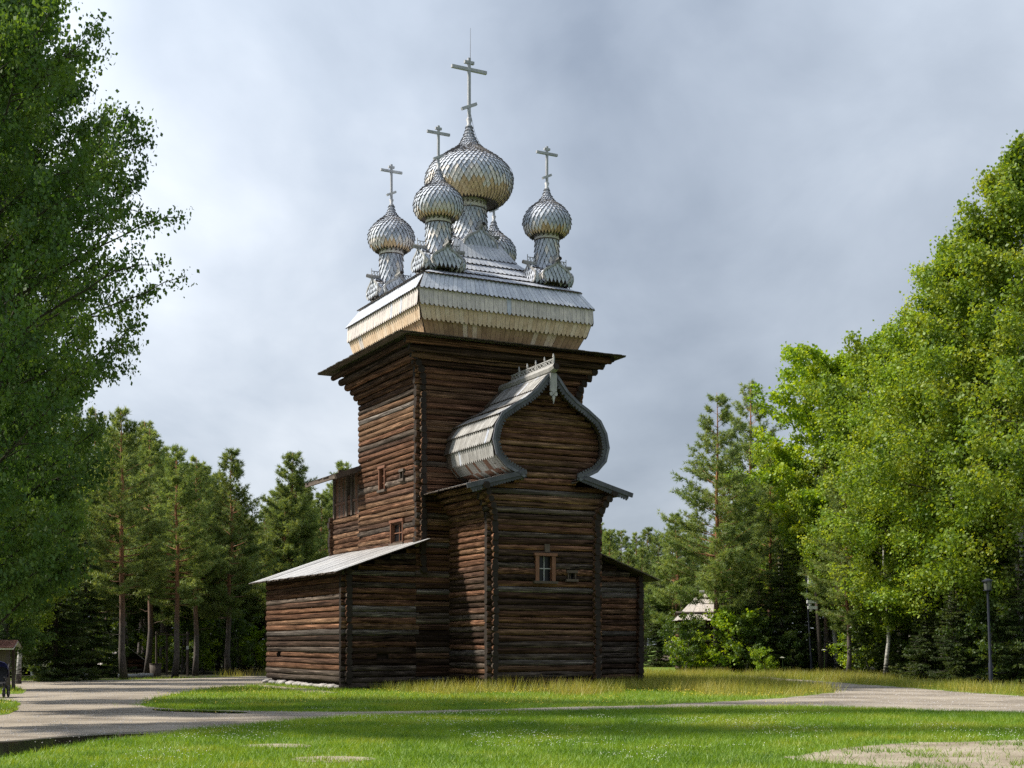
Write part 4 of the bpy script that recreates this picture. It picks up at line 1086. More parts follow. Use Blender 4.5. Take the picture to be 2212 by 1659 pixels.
BIRCH2 = broadleaf('birch2', 8, 16, 3.6, 3.6, ovoid, 60, 9, 52000, .145, M_BIRCH, M_BBARK, .17, .5, .75, .5, droopy=.3)
ASP2 = broadleaf('aspen2', 11, 16, 4.2, 3.9, ovoid, 66, 9, 62000, .155, M_MAPLE, M_ABARK, .2, .46, .85, .46)
BUSH = broadleaf('bush', 13, 3.4, .3, 1.5, ovoid, 26, 5, 5200, .12, M_BUSH, M_ABARK, .05, .5, .7, .3)
BUSH2 = broadleaf('bush2', 17, 2.2, .1, 1.2, ovoid, 22, 5, 3600, .11, M_MAPLE, M_ABARK, .04, .5, .7, .28)
PINES = [pine(21, 14.5, 4.6, 3.0, .19, 11, 1.7), pine(22, 13.0, 3.4, 2.9, .17, 11, 1.7), pine(23, 15.5, 5.6, 2.7, .20, 11, 1.7)]
PINE_R = pine(25, 16.5, 3.4, 3.7, .19, per=11, dens=1.8)
SPRUCES = [spruce(31, 7.0, 1.9, .09), spruce(32, 11.0, 2.3, .13)]

LT = 'dense pines of the wood beside the gravel'
def PT(px, dist, kind, label, sc=1.0, group=None, name=None, rot=None):
    me, nm, cat = {'pine0': (PINES[0], 'pine_tree', 'tree'), 'pine1': (PINES[1], 'pine_tree', 'tree'), 'pine2': (PINES[2], 'pine_tree', 'tree'), 'piner': (PINE_R, 'pine_tree', 'tree'),
        'spr0': (SPRUCES[0], 'spruce_tree', 'tree'), 'spr1': (SPRUCES[1], 'spruce_tree', 'tree'), 'aspen': (ASPEN, 'aspen_tree', 'tree'), 'birch': (BIRCH, 'birch_tree', 'tree'),
        'birch2': (BIRCH2, 'birch_tree', 'tree'), 'asp2': (ASP2, 'aspen_tree', 'tree'), 'bush': (BUSH, 'shrub', 'shrub'), 'bush2': (BUSH2, 'shrub', 'shrub')}[kind]
    return put_tree(nm, me, at(px, dist), dist, label, cat, group, sc, rot)
# left side: the big dark aspen and what stands round it
PT(-104, 26, 'aspen', 'big dark green aspen whose boughs reach out over the gravel', 1.08, rot=2.9).scale = (.80, .80, 1.10)
PT(-52, 38, 'aspen', 'second dark aspen, standing just behind the big spreading one', .95, rot=2.2).scale = (.78, .78, 1.25)
PT(-25, 32.5, 'aspen', 'dark aspen whose crown mingles with the big spreading one', 1.0, rot=4.6).scale = (.92, .92, 1.32)
PT(10, 48, 'aspen', 'third dark aspen, the one deepest into the wood edge', .72, rot=3.9)
PT(40, 55, 'birch2', 'dark leafy birch at the wood edge behind the blue hooded stroller', .60)
PT(120, 60, 'spr1', 'dark spruce filling the gap between the aspens and the pines', 1.0)
PT(60, 66, 'spr1', 'taller dark spruce behind the low black benches', 1.15)
PT(185, 66, 'spr1', 'dark spruce close behind the thick leaning pine trunk', .95)
PT(268, 62, 'pine0', 'thick pine with grey foot and orange upper trunk at the gravel edge', 0.85, rot=1.0)
PT(493, 71, 'pine1', 'slender pine with bare straight trunk beside the church gallery', 0.9)
PT(628, 78, 'pine1', 'broad pine with orange trunk rising behind the church gallery', .97, rot=2)
PT(737, 92, 'pine0', 'pine top peeping out beside the church balcony', .96)
for i, (px, d, k, sc) in enumerate([(318, 70, 'pine2', .82), (378, 66, 'pine0', .84), (398, 73, 'pine1', .88), (422, 69, 'pine2', .78), (352, 76, 'pine0', .9), (440, 80, 'pine1', .9), (310, 80, 'pine2', .95), (230, 74, 'pine1', 1.0), (205, 82, 'pine2', 1.02), (150, 78, 'pine0', 1.05), (462, 86, 'pine0', .92), (520, 90, 'pine2', .86), (560, 96, 'pine1', .92), (590, 100, 'pine0', .92), (690, 105, 'pine1', .95), (655, 96, 'pine2', .9), (290, 92, 'pine0', 1.0), (370, 95, 'pine2', .95), (420, 98, 'pine1', 1.0), (480, 104, 'pine2', .92), (340, 84, 'pine1', 1.0), (404, 88, 'pine0', .96), (446, 92, 'pine2', .94), (500, 84, 'pine1', .86), (538, 88, 'pine0', .8), (268, 76, 'pine1', 1.04), (610, 92, 'pine2', .85), (575, 86, 'pine1', .82), (660, 88, 'pine0', .84)]):
    PT(px, d, k, 'straight pine in the dense stand behind the thick leaning pine', sc * (.92 if px > 325 else 1.0) * (.9 if 500 < px < 600 else 1), LT)
for i, px in enumerate(np.linspace(262, 765, 30)):
    ysk = float(np.interp(px, [260, 300, 385, 450, 500, 557, 600, 640, 690, 735, 770], [930, 900, 970, 1005, 1035, 1110, 1040, 985, 1055, 995, 1010])) + random.uniform(5, 75)
    d = random.uniform(76, 104); k = ('pine0', 'pine1', 'pine2')[i % 3]; H_ = {'pine0': 14.5, 'pine1': 13.0, 'pine2': 15.5}[k]
    PT(px + random.uniform(-6, 6), d, k, 'pine in the soft green wall of the wood behind the gravel yard', (EYE + (HOR - ysk) / F * d) / H_, 'pines forming the wall of the wood')
for i in range(84):
    px = -300 + 1150 * (i % 42 + random.random()) / 42; d = random.uniform(84, 110) if i < 42 else random.uniform(110, 140); k = random.choice(['pine1', 'pine2', 'spr1', 'spr1', 'spr1', 'bush'])
    w_ = {'p': 'pine', 's': 'spruce', 'b': 'shrub'}[k[0]]
    PT(px, d, k, 'dim %s deep inside the wood beyond the gravel yard' % w_, random.uniform(.72, .92), '%ss deep in the wood beyond the gravel yard' % w_)
for px, d, k, sc in [(395, 72, 'bush', 1.0), (445, 74, 'bush2', 1.2), (440, 76, 'bush', 1.3), (360, 74, 'bush2', .9), (520, 75, 'bush', .9), (300, 78, 'bush', 1.1), (250, 72, 'bush', .8), (560, 80, 'bush2', 1.1), (90, 62, 'bush', .9), (30, 58, 'bush', 1.2), (150, 66, 'bush', 1.0)]:
    PT(px, d, k, 'bright green shrub among the pine trunks by the gravel yard' if k == 'bush2' else 'dark green shrub among the pine trunks by the gravel yard', sc, 'bright shrubs under the pines' if k == 'bush2' else 'dark shrubs under the pines')
# right side
PT(2200, 58, 'birch', 'tallest birch, a broad sunlit crown rising above every other tree', 1.03, rot=.6)
PT(2062, 61, 'birch', 'broad sunlit birch one step lower than the tallest one', .90, rot=2.4)
PT(1968, 70, 'birch', 'sunlit birch filling the slope of crowns down towards the aspen', .76, rot=4.4)
PT(1945, 66, 'birch2', 'leafy birch above the white trunk in the roadside grass', 1.05, rot=1.1)
PT(2330, 63, 'birch', 'shaded birch behind the lamp post with the glass lantern', .95, rot=3.4)
PT(1788, 76, 'asp2', 'bright yellow green aspen with rounded crown beside the tall pine', 1.12, rot=.3)
PT(1850, 75, 'birch2', 'birch with drooping twigs between the aspen and the tall birches', .93, rot=4)
PT(1808, 74, 'birch2', 'white stemmed birch beside the pole with cameras', .84, rot=5)
PT(1912, 63.5, 'birch2', 'small birch with clean white trunk in the roadside grass', .62, rot=2)
PT(1832, 65.5, 'piner', 'pine with thick dark trunk standing next to the white birches', .62, rot=2)
PT(1545, 75, 'piner', 'tall open pine with orange trunk beside the pale board roof', .94, rot=.8)
PT(1630, 88, 'piner', 'taller pine standing behind the tall open one', 1.13, rot=2.8)
PT(1665, 78, 'piner', 'pine with reddish trunk half hidden by the aspen', .75, rot=4.4)
PT(1462, 95, 'pine1', 'lower bushy pine at the edge of the meadow by the sheds', .82)
PT(1560, 86, 'pine1', 'bushy pine between the pale roof and the open pine', .75)
PT(1600, 77, 'spr1', 'dark spruce behind the white roadside flowers', .62)
PT(1690, 74, 'spr0', 'drooping young spruce beside the tall thin lamp post', .98)
PT(1640, 74, 'spr0', 'young spruce left of the drooping one under the aspen', .75)
PT(2000, 60, 'spr0', 'low sunlit spruce in the roadside grass under the birches', .62)
PT(2065, 57, 'spr0', 'bushy spruce beside the lamp post with the glass lantern', .66)
PT(1960, 64, 'spr0', 'small spruce between the white trunk and the sunlit spruce', .62)
PT(2200, 56, 'spr0', 'dark spruce to the far side of the glass lantern post', .85)
for i, (px, d, k, sc) in enumerate([(1310, 112, 'pine1', .95), (1345, 118, 'pine0', .9), (1375, 110, 'pine2', .78), (1420, 116, 'pine1', .95), (1455, 106, 'pine0', .82), (1395, 122, 'pine1', 1.05), (1290, 124, 'pine2', .95), (1500, 112, 'pine1', 1.0)]):
    PT(px, d, k, 'far pine above the log gallery between church and meadow', sc * .88, 'far pines past the church')
for i in range(76):
    px = 1240 + 1300 * (i % 38 + random.random()) / 38; d = random.uniform(92, 115) if px < 1560 else random.uniform(74, 95)
    if i >= 38: d += 28
    k = random.choice(['pine1', 'pine2', 'spr1', 'spr1', 'spr1', 'birch2'] if px > 1620 else ['pine1', 'spr1', 'spr1'])
    w_ = {'p': 'pine', 's': 'spruce', 'b': 'birch'}[k[0]]
    PT(px, d, k, 'dim %s deep inside the wood beyond the meadow' % w_, random.uniform(.7, 1.0) if px > 1620 else random.uniform(.62, .8), '%s trees deep in the wood beyond the meadow' % w_)
for px, d, k, sc in [(1610, 73, 'bush', .9), (1570, 78, 'bush', 1.0), (1505, 80, 'bush', .95), (1478, 82, 'bush', .85), (1478, 74, 'bush', .85), (1496, 74.5, 'bush2', .85), (1545, 73.5, 'bush2', 1.45), (1532, 79, 'bush2', 1.3), (1548, 80, 'bush2', 1.9), (1545, 82, 'bush2', 1.2), (1716, 73, 'bush', .6), (1880, 66, 'bush', .85), (1860, 68, 'bush2', 1.0), (1806, 78, 'bush', 1.2), (1985, 63, 'bush', .9), (2105, 57, 'bush', .8), (2160, 56, 'bush', .9), (2050, 66, 'bush', 1.5), (2130, 64, 'bush', 1.6), (1930, 68, 'bush', 1.5), (2200, 60, 'bush', 1.7), (1655, 71, 'bush2', .6), (1762, 75, 'bush2', .5)]:
    PT(px, d, k, 'bright yellow green shrub under the trees along the meadow path' if k == 'bush2' else ('tall dark leafy shrub under the birches by the meadow path' if sc > 1.1 else 'low dark leafy shrub under the trees along the meadow path'), sc, 'bright shrubs by the meadow path' if k == 'bush2' else ('tall dark shrubs under the birches' if sc > 1.1 else 'low dark shrubs by the meadow path'))

# ------------------------------------------------------------------ grass
cch = np.array([MC.x, MC.y]); uu = np.array([U.x, U.y]); vv_ = np.array([Vv.x, Vv.y])
def in_church(P):
    d = P - cch; a = d @ uu; b = d @ vv_
    return ((np.abs(a) < HX + GA + .05) & (b > -HY - .05) & (b < GB)) | ((np.abs(a) < AHX + .05) & (b > AY - .05) & (b < 0))
def sample(n, y0, y1, r, margin=1.04):
    # even density over the visible wedge of ground
    y = np.sqrt(r.uniform(y0 ** 2, y1 ** 2, n)); x = r.uniform(-1, 1, n) * (W0 / 2 / F) * y * margin; return np.stack([x, y], 1)
gbig = px_poly(GRAVEL0)
def vnoise(P, sc, seed):
    """smooth value noise"""
    r = np.random.default_rng(seed); G = r.uniform(0, 1, (64, 64)); q = P / sc; i = np.floor(q).astype(int); f_ = q - i; f_ = f_ * f_ * (3 - 2 * f_)
    g = lambda a, b: G[(i[:, 0] + a) % 64, (i[:, 1] + b) % 64]
    return (g(0, 0) * (1 - f_[:, 0]) + g(1, 0) * f_[:, 0]) * (1 - f_[:, 1]) + (g(0, 1) * (1 - f_[:, 0]) + g(1, 1) * f_[:, 0]) * f_[:, 1]
def keep(P, r, edge=.0):
    J = P + r.normal(0, .11, P.shape) * (1 + 2.2 * (r.uniform(0, 1, (len(P), 1)) > .85))
    k = ~inside(gravel, J) | inside(verge1, P) | inside(verge2, P); k &= ~in_church(P)
    bare = vnoise(P, .45, 21) * .6 + vnoise(P, 1.3, 22) * .4
    for i, d in enumerate(dirts): k &= ~(inside(d, J) & ((bare < .62) | (r.uniform(0, 1, len(P)) > .6)) & (r.uniform(0, 1, len(P)) > .06))
    return k & ~inside(pud1, P)
def blades(name, P, h, w, m, r, lean=.5, rn=None, label=None):
    n = len(P); a = r.uniform(0, 6.283, n); hh = h * r.uniform(.55, 1.3, n); ww = w * r.uniform(.7, 1.3, n)
    B = np.c_[P, np.zeros(n)]; sd = np.stack([np.cos(a), np.sin(a), np.zeros(n)], 1) * ww[:, None] * .5
    ln = r.normal(0, lean, (n, 2)) * hh[:, None]; tip = B + np.c_[ln, hh]
    V = np.stack([B - sd, B + sd, tip], 1).reshape(-1, 3)
    o = link(name, mesh_np(name, V, np.arange(n * 3).reshape(n, 3), [m], rnd=np.repeat(rn if rn is not None else r.uniform(0, 1, n), 3)))
    tag(o, label, 'grass', kind='stuff'); return o
r = np.random.default_rng(41)
P = sample(300000, 16.5, 36, r); P = P[keep(P, r)]
k = vnoise(P, 1.1, 1) * .6 + vnoise(P, .35, 2) * .4; rn = np.clip(k * .9 + r.uniform(-.25, .35, len(P)), 0, 1)
P = P[r.uniform(0, 1, len(P)) < .45 + k]; rn = rn[:len(P)]
kk = vnoise(P, 1.1, 1) * .6 + vnoise(P, .35, 2) * .4
blades('lawn_grass', P, .055 + .045 * kk, .012, M_GRASS, r, .55, np.clip((vnoise(P, .16, 31) * .5 + vnoise(P, .6, 32) * .7 + vnoise(P, 2.4, 33) * .5 - .45) + r.uniform(-.22, .25, len(P)), 0, 1), 'short green lawn grass in front of the gravel path')
P = sample(190000, 36, 72, r); P = P[keep(P, r)]
P = P[~inside(floorL, P) & ~inside(floorR, P)]
kk = vnoise(P, 2.2, 3) * .6 + vnoise(P, .6, 4) * .4
# tall pale meadow grass close round the church, short lawn further out
d = P - cch; a_, b_ = d @ uu, d @ vv_
near = np.maximum(np.abs(a_) - (HX + GA), 0); front = np.maximum(-b_ - HY, 0)
left = a_ < -HX - GA + .6
tall = (~left) & (front < 9.0 * kk + 2.2) & (P[:, 1] > 38.5)
tall |= (P[:, 0] > 6) & (P[:, 1] > 40 + kk * 3)
blades('island_grass', P[~tall], .07 + .08 * kk[~tall], .017, M_GRASS, r, .5, np.clip(kk[~tall] * .9 + .15 + r.uniform(-.2, .3, (~tall).sum()), 0, 1), 'short grass on the island round the church')
Pt = P[tall]; kt = kk[tall]; fade = np.clip((Pt[:, 1] - 38) / 6, .35, 1)
blades('meadow_grass', Pt, (.16 + .38 * kt) * fade, .016, M_MEADOW, r, .35, np.clip(kt * .9 + r.uniform(-.35, .35, len(Pt)), 0, 1), 'tall yellowing meadow grass in front of the church')
# clover and small yellow flowers
def flowers(name, P, z, s, m, label):
    n = len(P); B = np.c_[P, z * rng.uniform(.7, 1.2, n)]; V = []; 
    ang = np.arange(5) * 2 * np.pi / 5
    ring = np.stack([np.cos(ang), np.sin(ang), np.full(5, 0.0)], 1)
    S = s * rng.uniform(.7, 1.2, n)
    V = (B[:, None, :] + ring[None] * S[:, None, None]); top = B + np.c_[np.zeros((n, 2)), S * .9]
    A = np.concatenate([V, top[:, None, :]], 1).reshape(-1, 3); Fc = []
    base = np.arange(n)[:, None] * 6
    Fc = np.concatenate([np.concatenate([base + i, base + (i + 1) % 5, base + 5], 1) for i in range(5)], 0)
    o = link(name, mesh_np(name, A, Fc, [m])); tag(o, label, 'flowers', kind='stuff')
M_CLOVER = plain('clover_white', (.55, .56, .48), .8); M_YEL = plain('flower_yellow', (.62, .48, .03), .7)
P = sample(26000, 17, 33, r); P = P[keep(P, r)]; P = P[vnoise(P, 1.6, 9) * .7 + vnoise(P, .5, 10) * .3 > .60]
flowers('clover_flowers', P[:1700], .085, .0085, M_CLOVER, 'tiny white clover heads dotted over the lawn')
P = sample(14000, 34, 50, r); P = P[keep(P, r)]; P = P[vnoise(P, 1.4, 12) > .5]
flowers('yellow_flowers', P[:1500], .13, .014, M_YEL, 'tiny yellow flowers in the island grass')

# ------------------------------------------------------------------ lamp posts, camera pole and the small things
def lamp_post(px, py, h, label, lantern=True, lean=0.0):
    g = ground(px, py); t = thing('lamp_post', label, 'lamp post', g, 0, 'lamp posts along the path'); t.rotation_euler = (0, lean, 0)
    m_ = MB(); m_.lathe([(.075, 0), (.075, .9), (.052, .95), (.042, h)], n=10); m_.build('pole', M_POST, t, True)
    m_ = MB(); m_.lathe([(.13, 0), (.13, .03), (.085, .05)], n=10); m_.build('base_flange', M_POST, t)
    if lantern:
        m_ = MB(); m_.lathe([(.04, h), (.16, h + .03), (.16, h + .06), (.05, h + .06)], n=12); m_.build('lantern_base', M_POST, t)
        m_ = MB(); m_.lathe([(.12, h + .06), (.145, h + .36)], n=12); m_.build('lantern_glass', M_LAMP, t, True)
        m_ = MB(); m_.lathe([(.20, h + .36), (.20, h + .40), (.05, h + .47), (.0, h + .48)], n=12); m_.build('lantern_cap', M_POST, t)
        for q in range(6):
            a = q * math.pi / 3; m_ = MB(); m_.bar((.125 * math.cos(a), .125 * math.sin(a), h + .06), (.15 * math.cos(a), .15 * math.sin(a), h + .36), .012, .012); m_.build('lantern_bar', M_POST, t)
    return t
lamp_post(2141, 1486, 3.55, 'dark lamp post with glass lantern in the roadside grass under the birches', True, -.035)
lamp_post(1754, 1457, 5.3, 'tall thin lamp post beside the pole with cameras', False, -.06)
lamp_post(1520, 1449, 2.6, 'short thin post by the bench at the meadow edge', False, 0)
g = ground(1774, 1457); t = thing('camera_pole', 'wooden pole with white cameras beside the tall thin lamp post', 'pole', g)
m_ = MB(); m_.tube([(0, 0, 0), (-.12, 0, 2), (-.27, 0, 3.9)], [.13, .12, .105], 8); m_.build('pole', M_SBARK, t, True)
for z, dx in ((3.86, -.55), (3.55, -.5)):
    m_ = MB(); m_.box((dx - .26, -.35, z - .08), (dx + .22, -.12, z + .08)); c_ = m_.build('camera_box', M_WHITE, t)
    m_ = MB(); m_.lathe([(.07, -.2), (.09, -.12), (.06, -.06)], (dx - .1, -.25, z), 8); m_.build('camera_dome', M_WHITE, c_)
m_ = MB(); m_.box((-.75, -.3, 4.7), (-.5, -.1, 5.2)); m_.build('junction_box', M_WHITE, t)
m_ = MB(); m_.tube([(-.27, 0, 3.9), (-.33, 0, 5.3)], [.1, .09], 8); m_.build('pole_top', M_SBARK, t)

def hut(name, label, cx, cy, w, dpt, eave, ridge, rotz, mroof, mwall, over=.45, nb_=16, tent=1.0):
    """small log building: stacked logs, gables, board roof"""
    t = thing(name, label, 'hut', (cx, cy, 0), rotz)
    m_ = MB(); m_.box((-w/2 + .05, -dpt/2 + .05, 0), (w/2 - .05, dpt/2 - .05, eave)); m_.poly([(-w/2, -dpt/2 + .06, eave), (w/2, -dpt/2 + .06, eave), (0, -dpt/2 + .06, ridge - .1)]); m_.poly([(w/2, dpt/2 - .06, eave), (-w/2, dpt/2 - .06, eave), (0, dpt/2 - .06, ridge - .1)])
    wl = m_.build('wall', M_CORE, t)
    z = .12
    while z < eave:
        for s in (-1, 1):
            o = link('log', LOGM[0], wl, loc=(0, s * dpt / 2, z)); o.scale = (w + .5, .9, .9); o.color = (*random.choice(TINTS), 1)
            o = link('log', LOGM[1], wl, loc=(s * w / 2, 0, z + .12), rotz=math.pi / 2); o.scale = (dpt + .5, .9, .9); o.color = (*random.choice(TINTS), 1)
        z += .26
    for s in (-1, 1):
        m_ = MB(); x1 = w/2 + over; z1 = eave - (ridge - eave) / (w / 2) * over
        m_.poly([(0, (-dpt/2 - over) * tent, ridge - .02), (s*x1, -dpt/2 - over, z1 - .02), (s*x1, dpt/2 + over, z1 - .02), (0, (dpt/2 + over) * tent, ridge - .02)])
        if tent < 1: m_.slab([Vector((-x1, s*(dpt/2 + over), z1 - .02)), Vector((x1, s*(dpt/2 + over), z1 - .02)), Vector((0, s*(dpt/2 + over) * tent, ridge - .02))], (0, s*.6, .8), .02)
        ro = m_.build('roof', M_BDARK, t); d_ = Vector((s*x1, 0, z1 - ridge)).normalized(); nn = Vector((-d_.z * s, 0, d_.x * s)) if s > 0 else Vector((d_.z * 1, 0, -d_.x))
        if nn.z < 0: nn = -nn
        for j in range(nb_):
            a = -dpt/2 - over + (dpt + 2*over) * j / nb_; b = a + (dpt + 2*over) / nb_ * .96; e = d_ * random.uniform(-.04, .06); lf = nn * random.uniform(.0, .02)
            m_ = MB(); m_.slab([Vector((s*x1, a, z1)) + e + lf, Vector((s*x1, b, z1)) + e + lf, Vector((0, b * tent, ridge)) + lf, Vector((0, a * tent, ridge)) + lf], nn, .03); m_.build('roof_board', mroof, ro)
    m_ = MB(); m_.tube([(0, (-dpt/2 - over - .1) * tent, ridge + .05), (0, (dpt/2 + over + .1) * tent, ridge + .05)], [.09, .09], 7); m_.build('ridge_pole', M_BARREL, t)
    return t
hut('board_roofed_hut', 'hut with steep pale board roof half hidden behind the open pine', at(1516, 78), 78, 2.5, 2.5, 3.35, 4.55, R(84), M_BPALE, M_LOG, .40, 14, .08)
hut('log_cellar', 'low dark log cellar with sloping roof at the meadow edge', at(1480, 104), 104, 4.2, 3.4, .35, 1.15, R(8), M_BDARK, M_LOG)
hut('well_shelter', 'small shelter with pale roof between the pine trunks', at(268, 78), 78, 2.0, 2.0, .75, 1.55, R(20), M_BPALE, M_LOG, .5, 10)

def bench(cx, cy, w, label, rotz=0, m1=None, m2=None, back=False, h=.45, group=None):
    t = thing('bench', label, 'bench', (cx, cy, 0), rotz, group)
    for k_ in range(3): m_ = MB(); m_.box((-w/2, -.2 + k_ * .14, h - .05), (w/2, -.2 + k_ * .14 + .12, h)); m_.build('seat_slat', m1, t)
    for s in (-1, 1): m_ = MB(); m_.box((s * (w/2 - .15) - .06, -.18, 0), (s * (w/2 - .15) + .06, .2, h - .05)); m_.build('leg', m2, t)
    if back:
        for k_ in range(2): m_ = MB(); m_.box((-w/2, .2, h + .12 + k_ * .2), (w/2, .24, h + .24 + k_ * .2)); m_.build('back_slat', m1, t)
    return t
g = ground(1504, 1449); bench(g.x, g.y, 1.0, 'pale wooden bench beside the short thin post', 0, M_PALE, M_PALE, True)
g = ground(1546, 1449.5); bench(g.x + .3, g.y, 1.1, 'darker wooden bench to the far side of the short thin post', 0, M_BARREL, M_BARREL, True)
g = ground(110, 1468.5); bench(g.x, g.y, 1.9, 'low black bench with white ends under the dark spruces', 0, M_IRON, M_WHITE, False, .42, 'low black benches')
g = ground(160, 1468); bench(g.x, g.y, 1.3, 'low black bench with white ends nearer the thick pine trunk', 0, M_IRON, M_WHITE, False, .42, 'low black benches')
g = ground(336, 1461.5); t = thing('litter_bin', 'squat dark litter bin among the pine trunks', 'bin', g)
m_ = MB(); m_.lathe([(.26, 0), (.30, .6), (.27, .6), (.24, .1)], n=14); m_.build('bin_body', M_BDARK, t, True); m_ = MB(); m_.lathe([(.31, .6), (.31, .65), (.26, .65), (.26, .6)], n=14); m_.build('rim', M_BDARK, t)
g = ground(374, 1460); t = thing('wooden_frame', 'tall wooden frame of posts and top beams among the pines', 'frame', g)
for x_, y_ in ((-.85, 0), (.75, 0), (-.55, .9), (.5, .9)):
    m_ = MB(); m_.tube([(x_, y_, 0), (x_, y_, 2.25)], [.06, .05], 7); m_.build('post', M_BDARK, t)
for q in (((-.9, 0, 2.1), (.8, 0, 2.1)), ((-.6, .9, 2.1), (.55, .9, 2.1)), ((-.85, 0, 2.2), (-.55, .9, 2.2)), ((.75, 0, 2.2), (.5, .9, 2.2))):
    m_ = MB(); m_.bar(q[0], q[1], .09, .07); m_.build('top_beam', M_BDARK, t)
m_ = MB(); m_.box((.69, -.09, 1.35), (.81, -.06, 1.52)); m_.build('white_tag', M_WHITE, t)
for i, (pa, pb, py) in enumerate([(300, 330, 1463.5), (255, 300, 1465)]):
    a = ground(pa, py); b = ground(pb, py - .4); o = tag(link('border_log', None), 'peeled log laid along the gravel edge by the pine trunks', 'log', 'border logs'); o.location = a
    m_ = MB(); m_.tube([Vector((0, 0, .10)), (b - a) + Vector((0, 0, .10))], [.11, .10], 8); m_.build('log_body', M_GREY, o, True)
# stroller and low shelter at the picture's edge
M_BLUE = plain('blue_fabric', (.008, .012, .11), .7)
g = ground(-8, 1507); t = thing('stroller', 'stroller with dark blue hood and black wheels beside the grass verge', 'stroller', g, R(10))
def wheel(x_, y_, rad_):
    m_ = MB(); n_ = 16; m_.tube([(x_ - .0, y_ + rad_ * math.cos(q * 2 * math.pi / n_), rad_ + .012 + (rad_ - .012) * math.sin(q * 2 * math.pi / n_)) for q in range(n_ + 1)], [.028] * (n_ + 1), 6, cap=False); w_ = m_.build('wheel', M_IRON, t, True)
    m_ = MB()
    for q in range(6): m_.bar((x_, y_, rad_), (x_, y_ + rad_ * .9 * math.cos(q * math.pi / 3), rad_ + rad_ * .9 * math.sin(q * math.pi / 3)), .015, .015)
    m_.build('spokes', M_WIRE, w_)
for x_ in (-.28, .28): wheel(x_, -.35, .15); wheel(x_, .35, .17)
m_ = MB()
for x_ in (-.26, .26): m_.bar((x_, -.38, .18), (x_, .55, 1.0), .03, .03); m_.bar((x_, .38, .18), (x_, -.2, .62), .03, .03)
m_.bar((-.26, .55, 1.0), (.26, .55, 1.0), .035, .035); m_.build('frame', M_IRON, t)
m_ = MB(); m_.slab([Vector(q) for q in ((-.24, -.42, .42), (.24, -.42, .42), (.24, .3, .50), (-.24, .3, .50))], (0, 0, 1), .06); m_.slab([Vector(q) for q in ((-.24, .3, .48), (.24, .3, .48), (.24, .45, .92), (-.24, .45, .92))], (0, -1, .3), .05); m_.build('seat', M_IRON, t)
m_ = MB(); rows_ = []
for i in range(7):
    a = -.35 + i / 6 * 2.1
    rows_.append([(math.sin(b * math.pi / 8 - math.pi / 2) * .30, .18 + .34 * math.cos(a) * max(.35, math.cos(b * math.pi / 8 - math.pi / 2) ** .4), .70 + .40 * math.sin(a) * max(.35, math.cos(b * math.pi / 8 - math.pi / 2) ** .4)) for b in range(9)])
for i in range(6):
    for b in range(8): m_.poly([rows_[i][b], rows_[i][b+1], rows_[i+1][b+1], rows_[i+1][b]])
m_.build('hood', M_BLUE, t, True)
M_TILE = board_material('red_brown_tile', [(.15, (.16, .07, .055)), (.5, (.24, .11, .09)), (.85, (.30, .16, .13))], .6)
t = thing('roofed_stand', 'low stand with reddish tiled roof at the edge of the dark wood', 'stand', (at(-22, 47), 47, 0), R(6))
for x_ in (-.7, .7):
    for y_ in (-.35, .35): m_ = MB(); m_.box((x_ - .05, y_ - .05, 0), (x_ + .05, y_ + .05, 1.55)); m_.build('post', M_BDARK, t)
m_ = MB(); m_.box((-.68, -.03, .7), (.68, .03, 1.4)); m_.build('panel', M_BDARK, t)
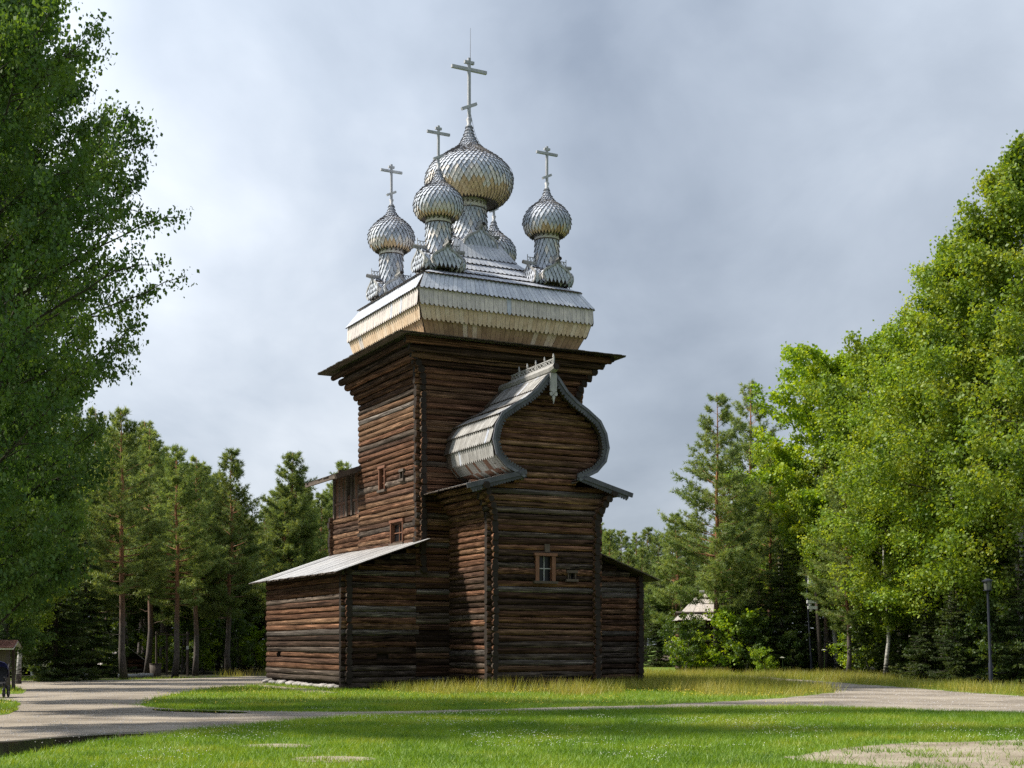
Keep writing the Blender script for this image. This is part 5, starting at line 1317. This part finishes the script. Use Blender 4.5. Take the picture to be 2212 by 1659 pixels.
for s in (-1, 1):
    m_ = MB(); m_.slab([Vector((-.95, s*.62, 1.46)), Vector((.95, s*.62, 1.46)), Vector((.95, 0, 1.72)), Vector((-.95, 0, 1.72))], (0, s*.4, .9), .04); ro = m_.build('roof', M_PALE, t)
    for j in range(8):
        for k_ in range(3):
            x_ = -.95 + j * .2375; y0_, y1_ = s*(.64 - k_ * .21), s*(.64 - (k_ + 1) * .21 - .03); z0_ = 1.47 + k_ * .087; z1_ = z0_ + .10
            m_ = MB(); m_.slab([Vector((x_, y0_, z0_ + .03)), Vector((x_ + .23, y0_, z0_ + .03)), Vector((x_ + .23, y1_, z1_ + .012)), Vector((x_, y1_, z1_ + .012))], (0, s*.4, .9), .02); m_.build('roof_tile', M_TILE, ro)
# loose pebbles on the gravel
P = sample(30000, 22, 66, r); P = P[inside(gravel, P)][:5200]
pn = len(P); pr_ = r.uniform(.008, .026, pn); an = np.arange(5) * 2 * np.pi / 5
pv = np.stack([P[:, :1] + pr_[:, None] * np.cos(an + P[:, :1] * 9), P[:, 1:] + pr_[:, None] * np.sin(an + P[:, :1] * 9), np.full((pn, 5), .004)], 2)
pt_ = np.c_[P, .004 + pr_ * .8]; A_ = np.concatenate([pv, pt_[:, None, :]], 1).reshape(-1, 3); bs = np.arange(pn)[:, None] * 6
tag(link('pebbles', mesh_np('pebbles', A_, np.concatenate([np.concatenate([bs + i, bs + (i + 1) % 5, bs + 5], 1) for i in range(5)], 0), [M_ROCK])), 'loose pebbles scattered over the gravel path', 'pebbles', kind='stuff')
# flowering umbels by the path
M_UMB = plain('umbel_white', (.6, .6, .52), .8)
for px, py, h in [(1598, 1453, 1.35), (1612, 1454, 1.1), (1655, 1456, 1.2), (1690, 1458, .9), (1780, 1459, 1.3), (1575, 1452, .8)]:
    g = ground(px, py); t = thing('white_umbel_plant', 'tall wild plant with flat white flower head at the wood edge', 'plant', g, 0, 'white umbel flowers by the right path')
    m_ = MB(); m_.tube([(0, 0, 0), (.03, 0, h * .6), (.0, .02, h)], [.018, .014, .008], 5); m_.build('stem', M_BUSH, t)
    m_ = MB()
    for q in range(12):
        a = q * 2.4; r_ = .11 * math.sqrt(q / 12); m_.lathe([(.0, .03), (.035, .02), (.0, -.02)], (r_ * math.cos(a), r_ * math.sin(a), h + .02 - r_ * .25), 5)
    m_.build('flower_head', M_UMB, t)
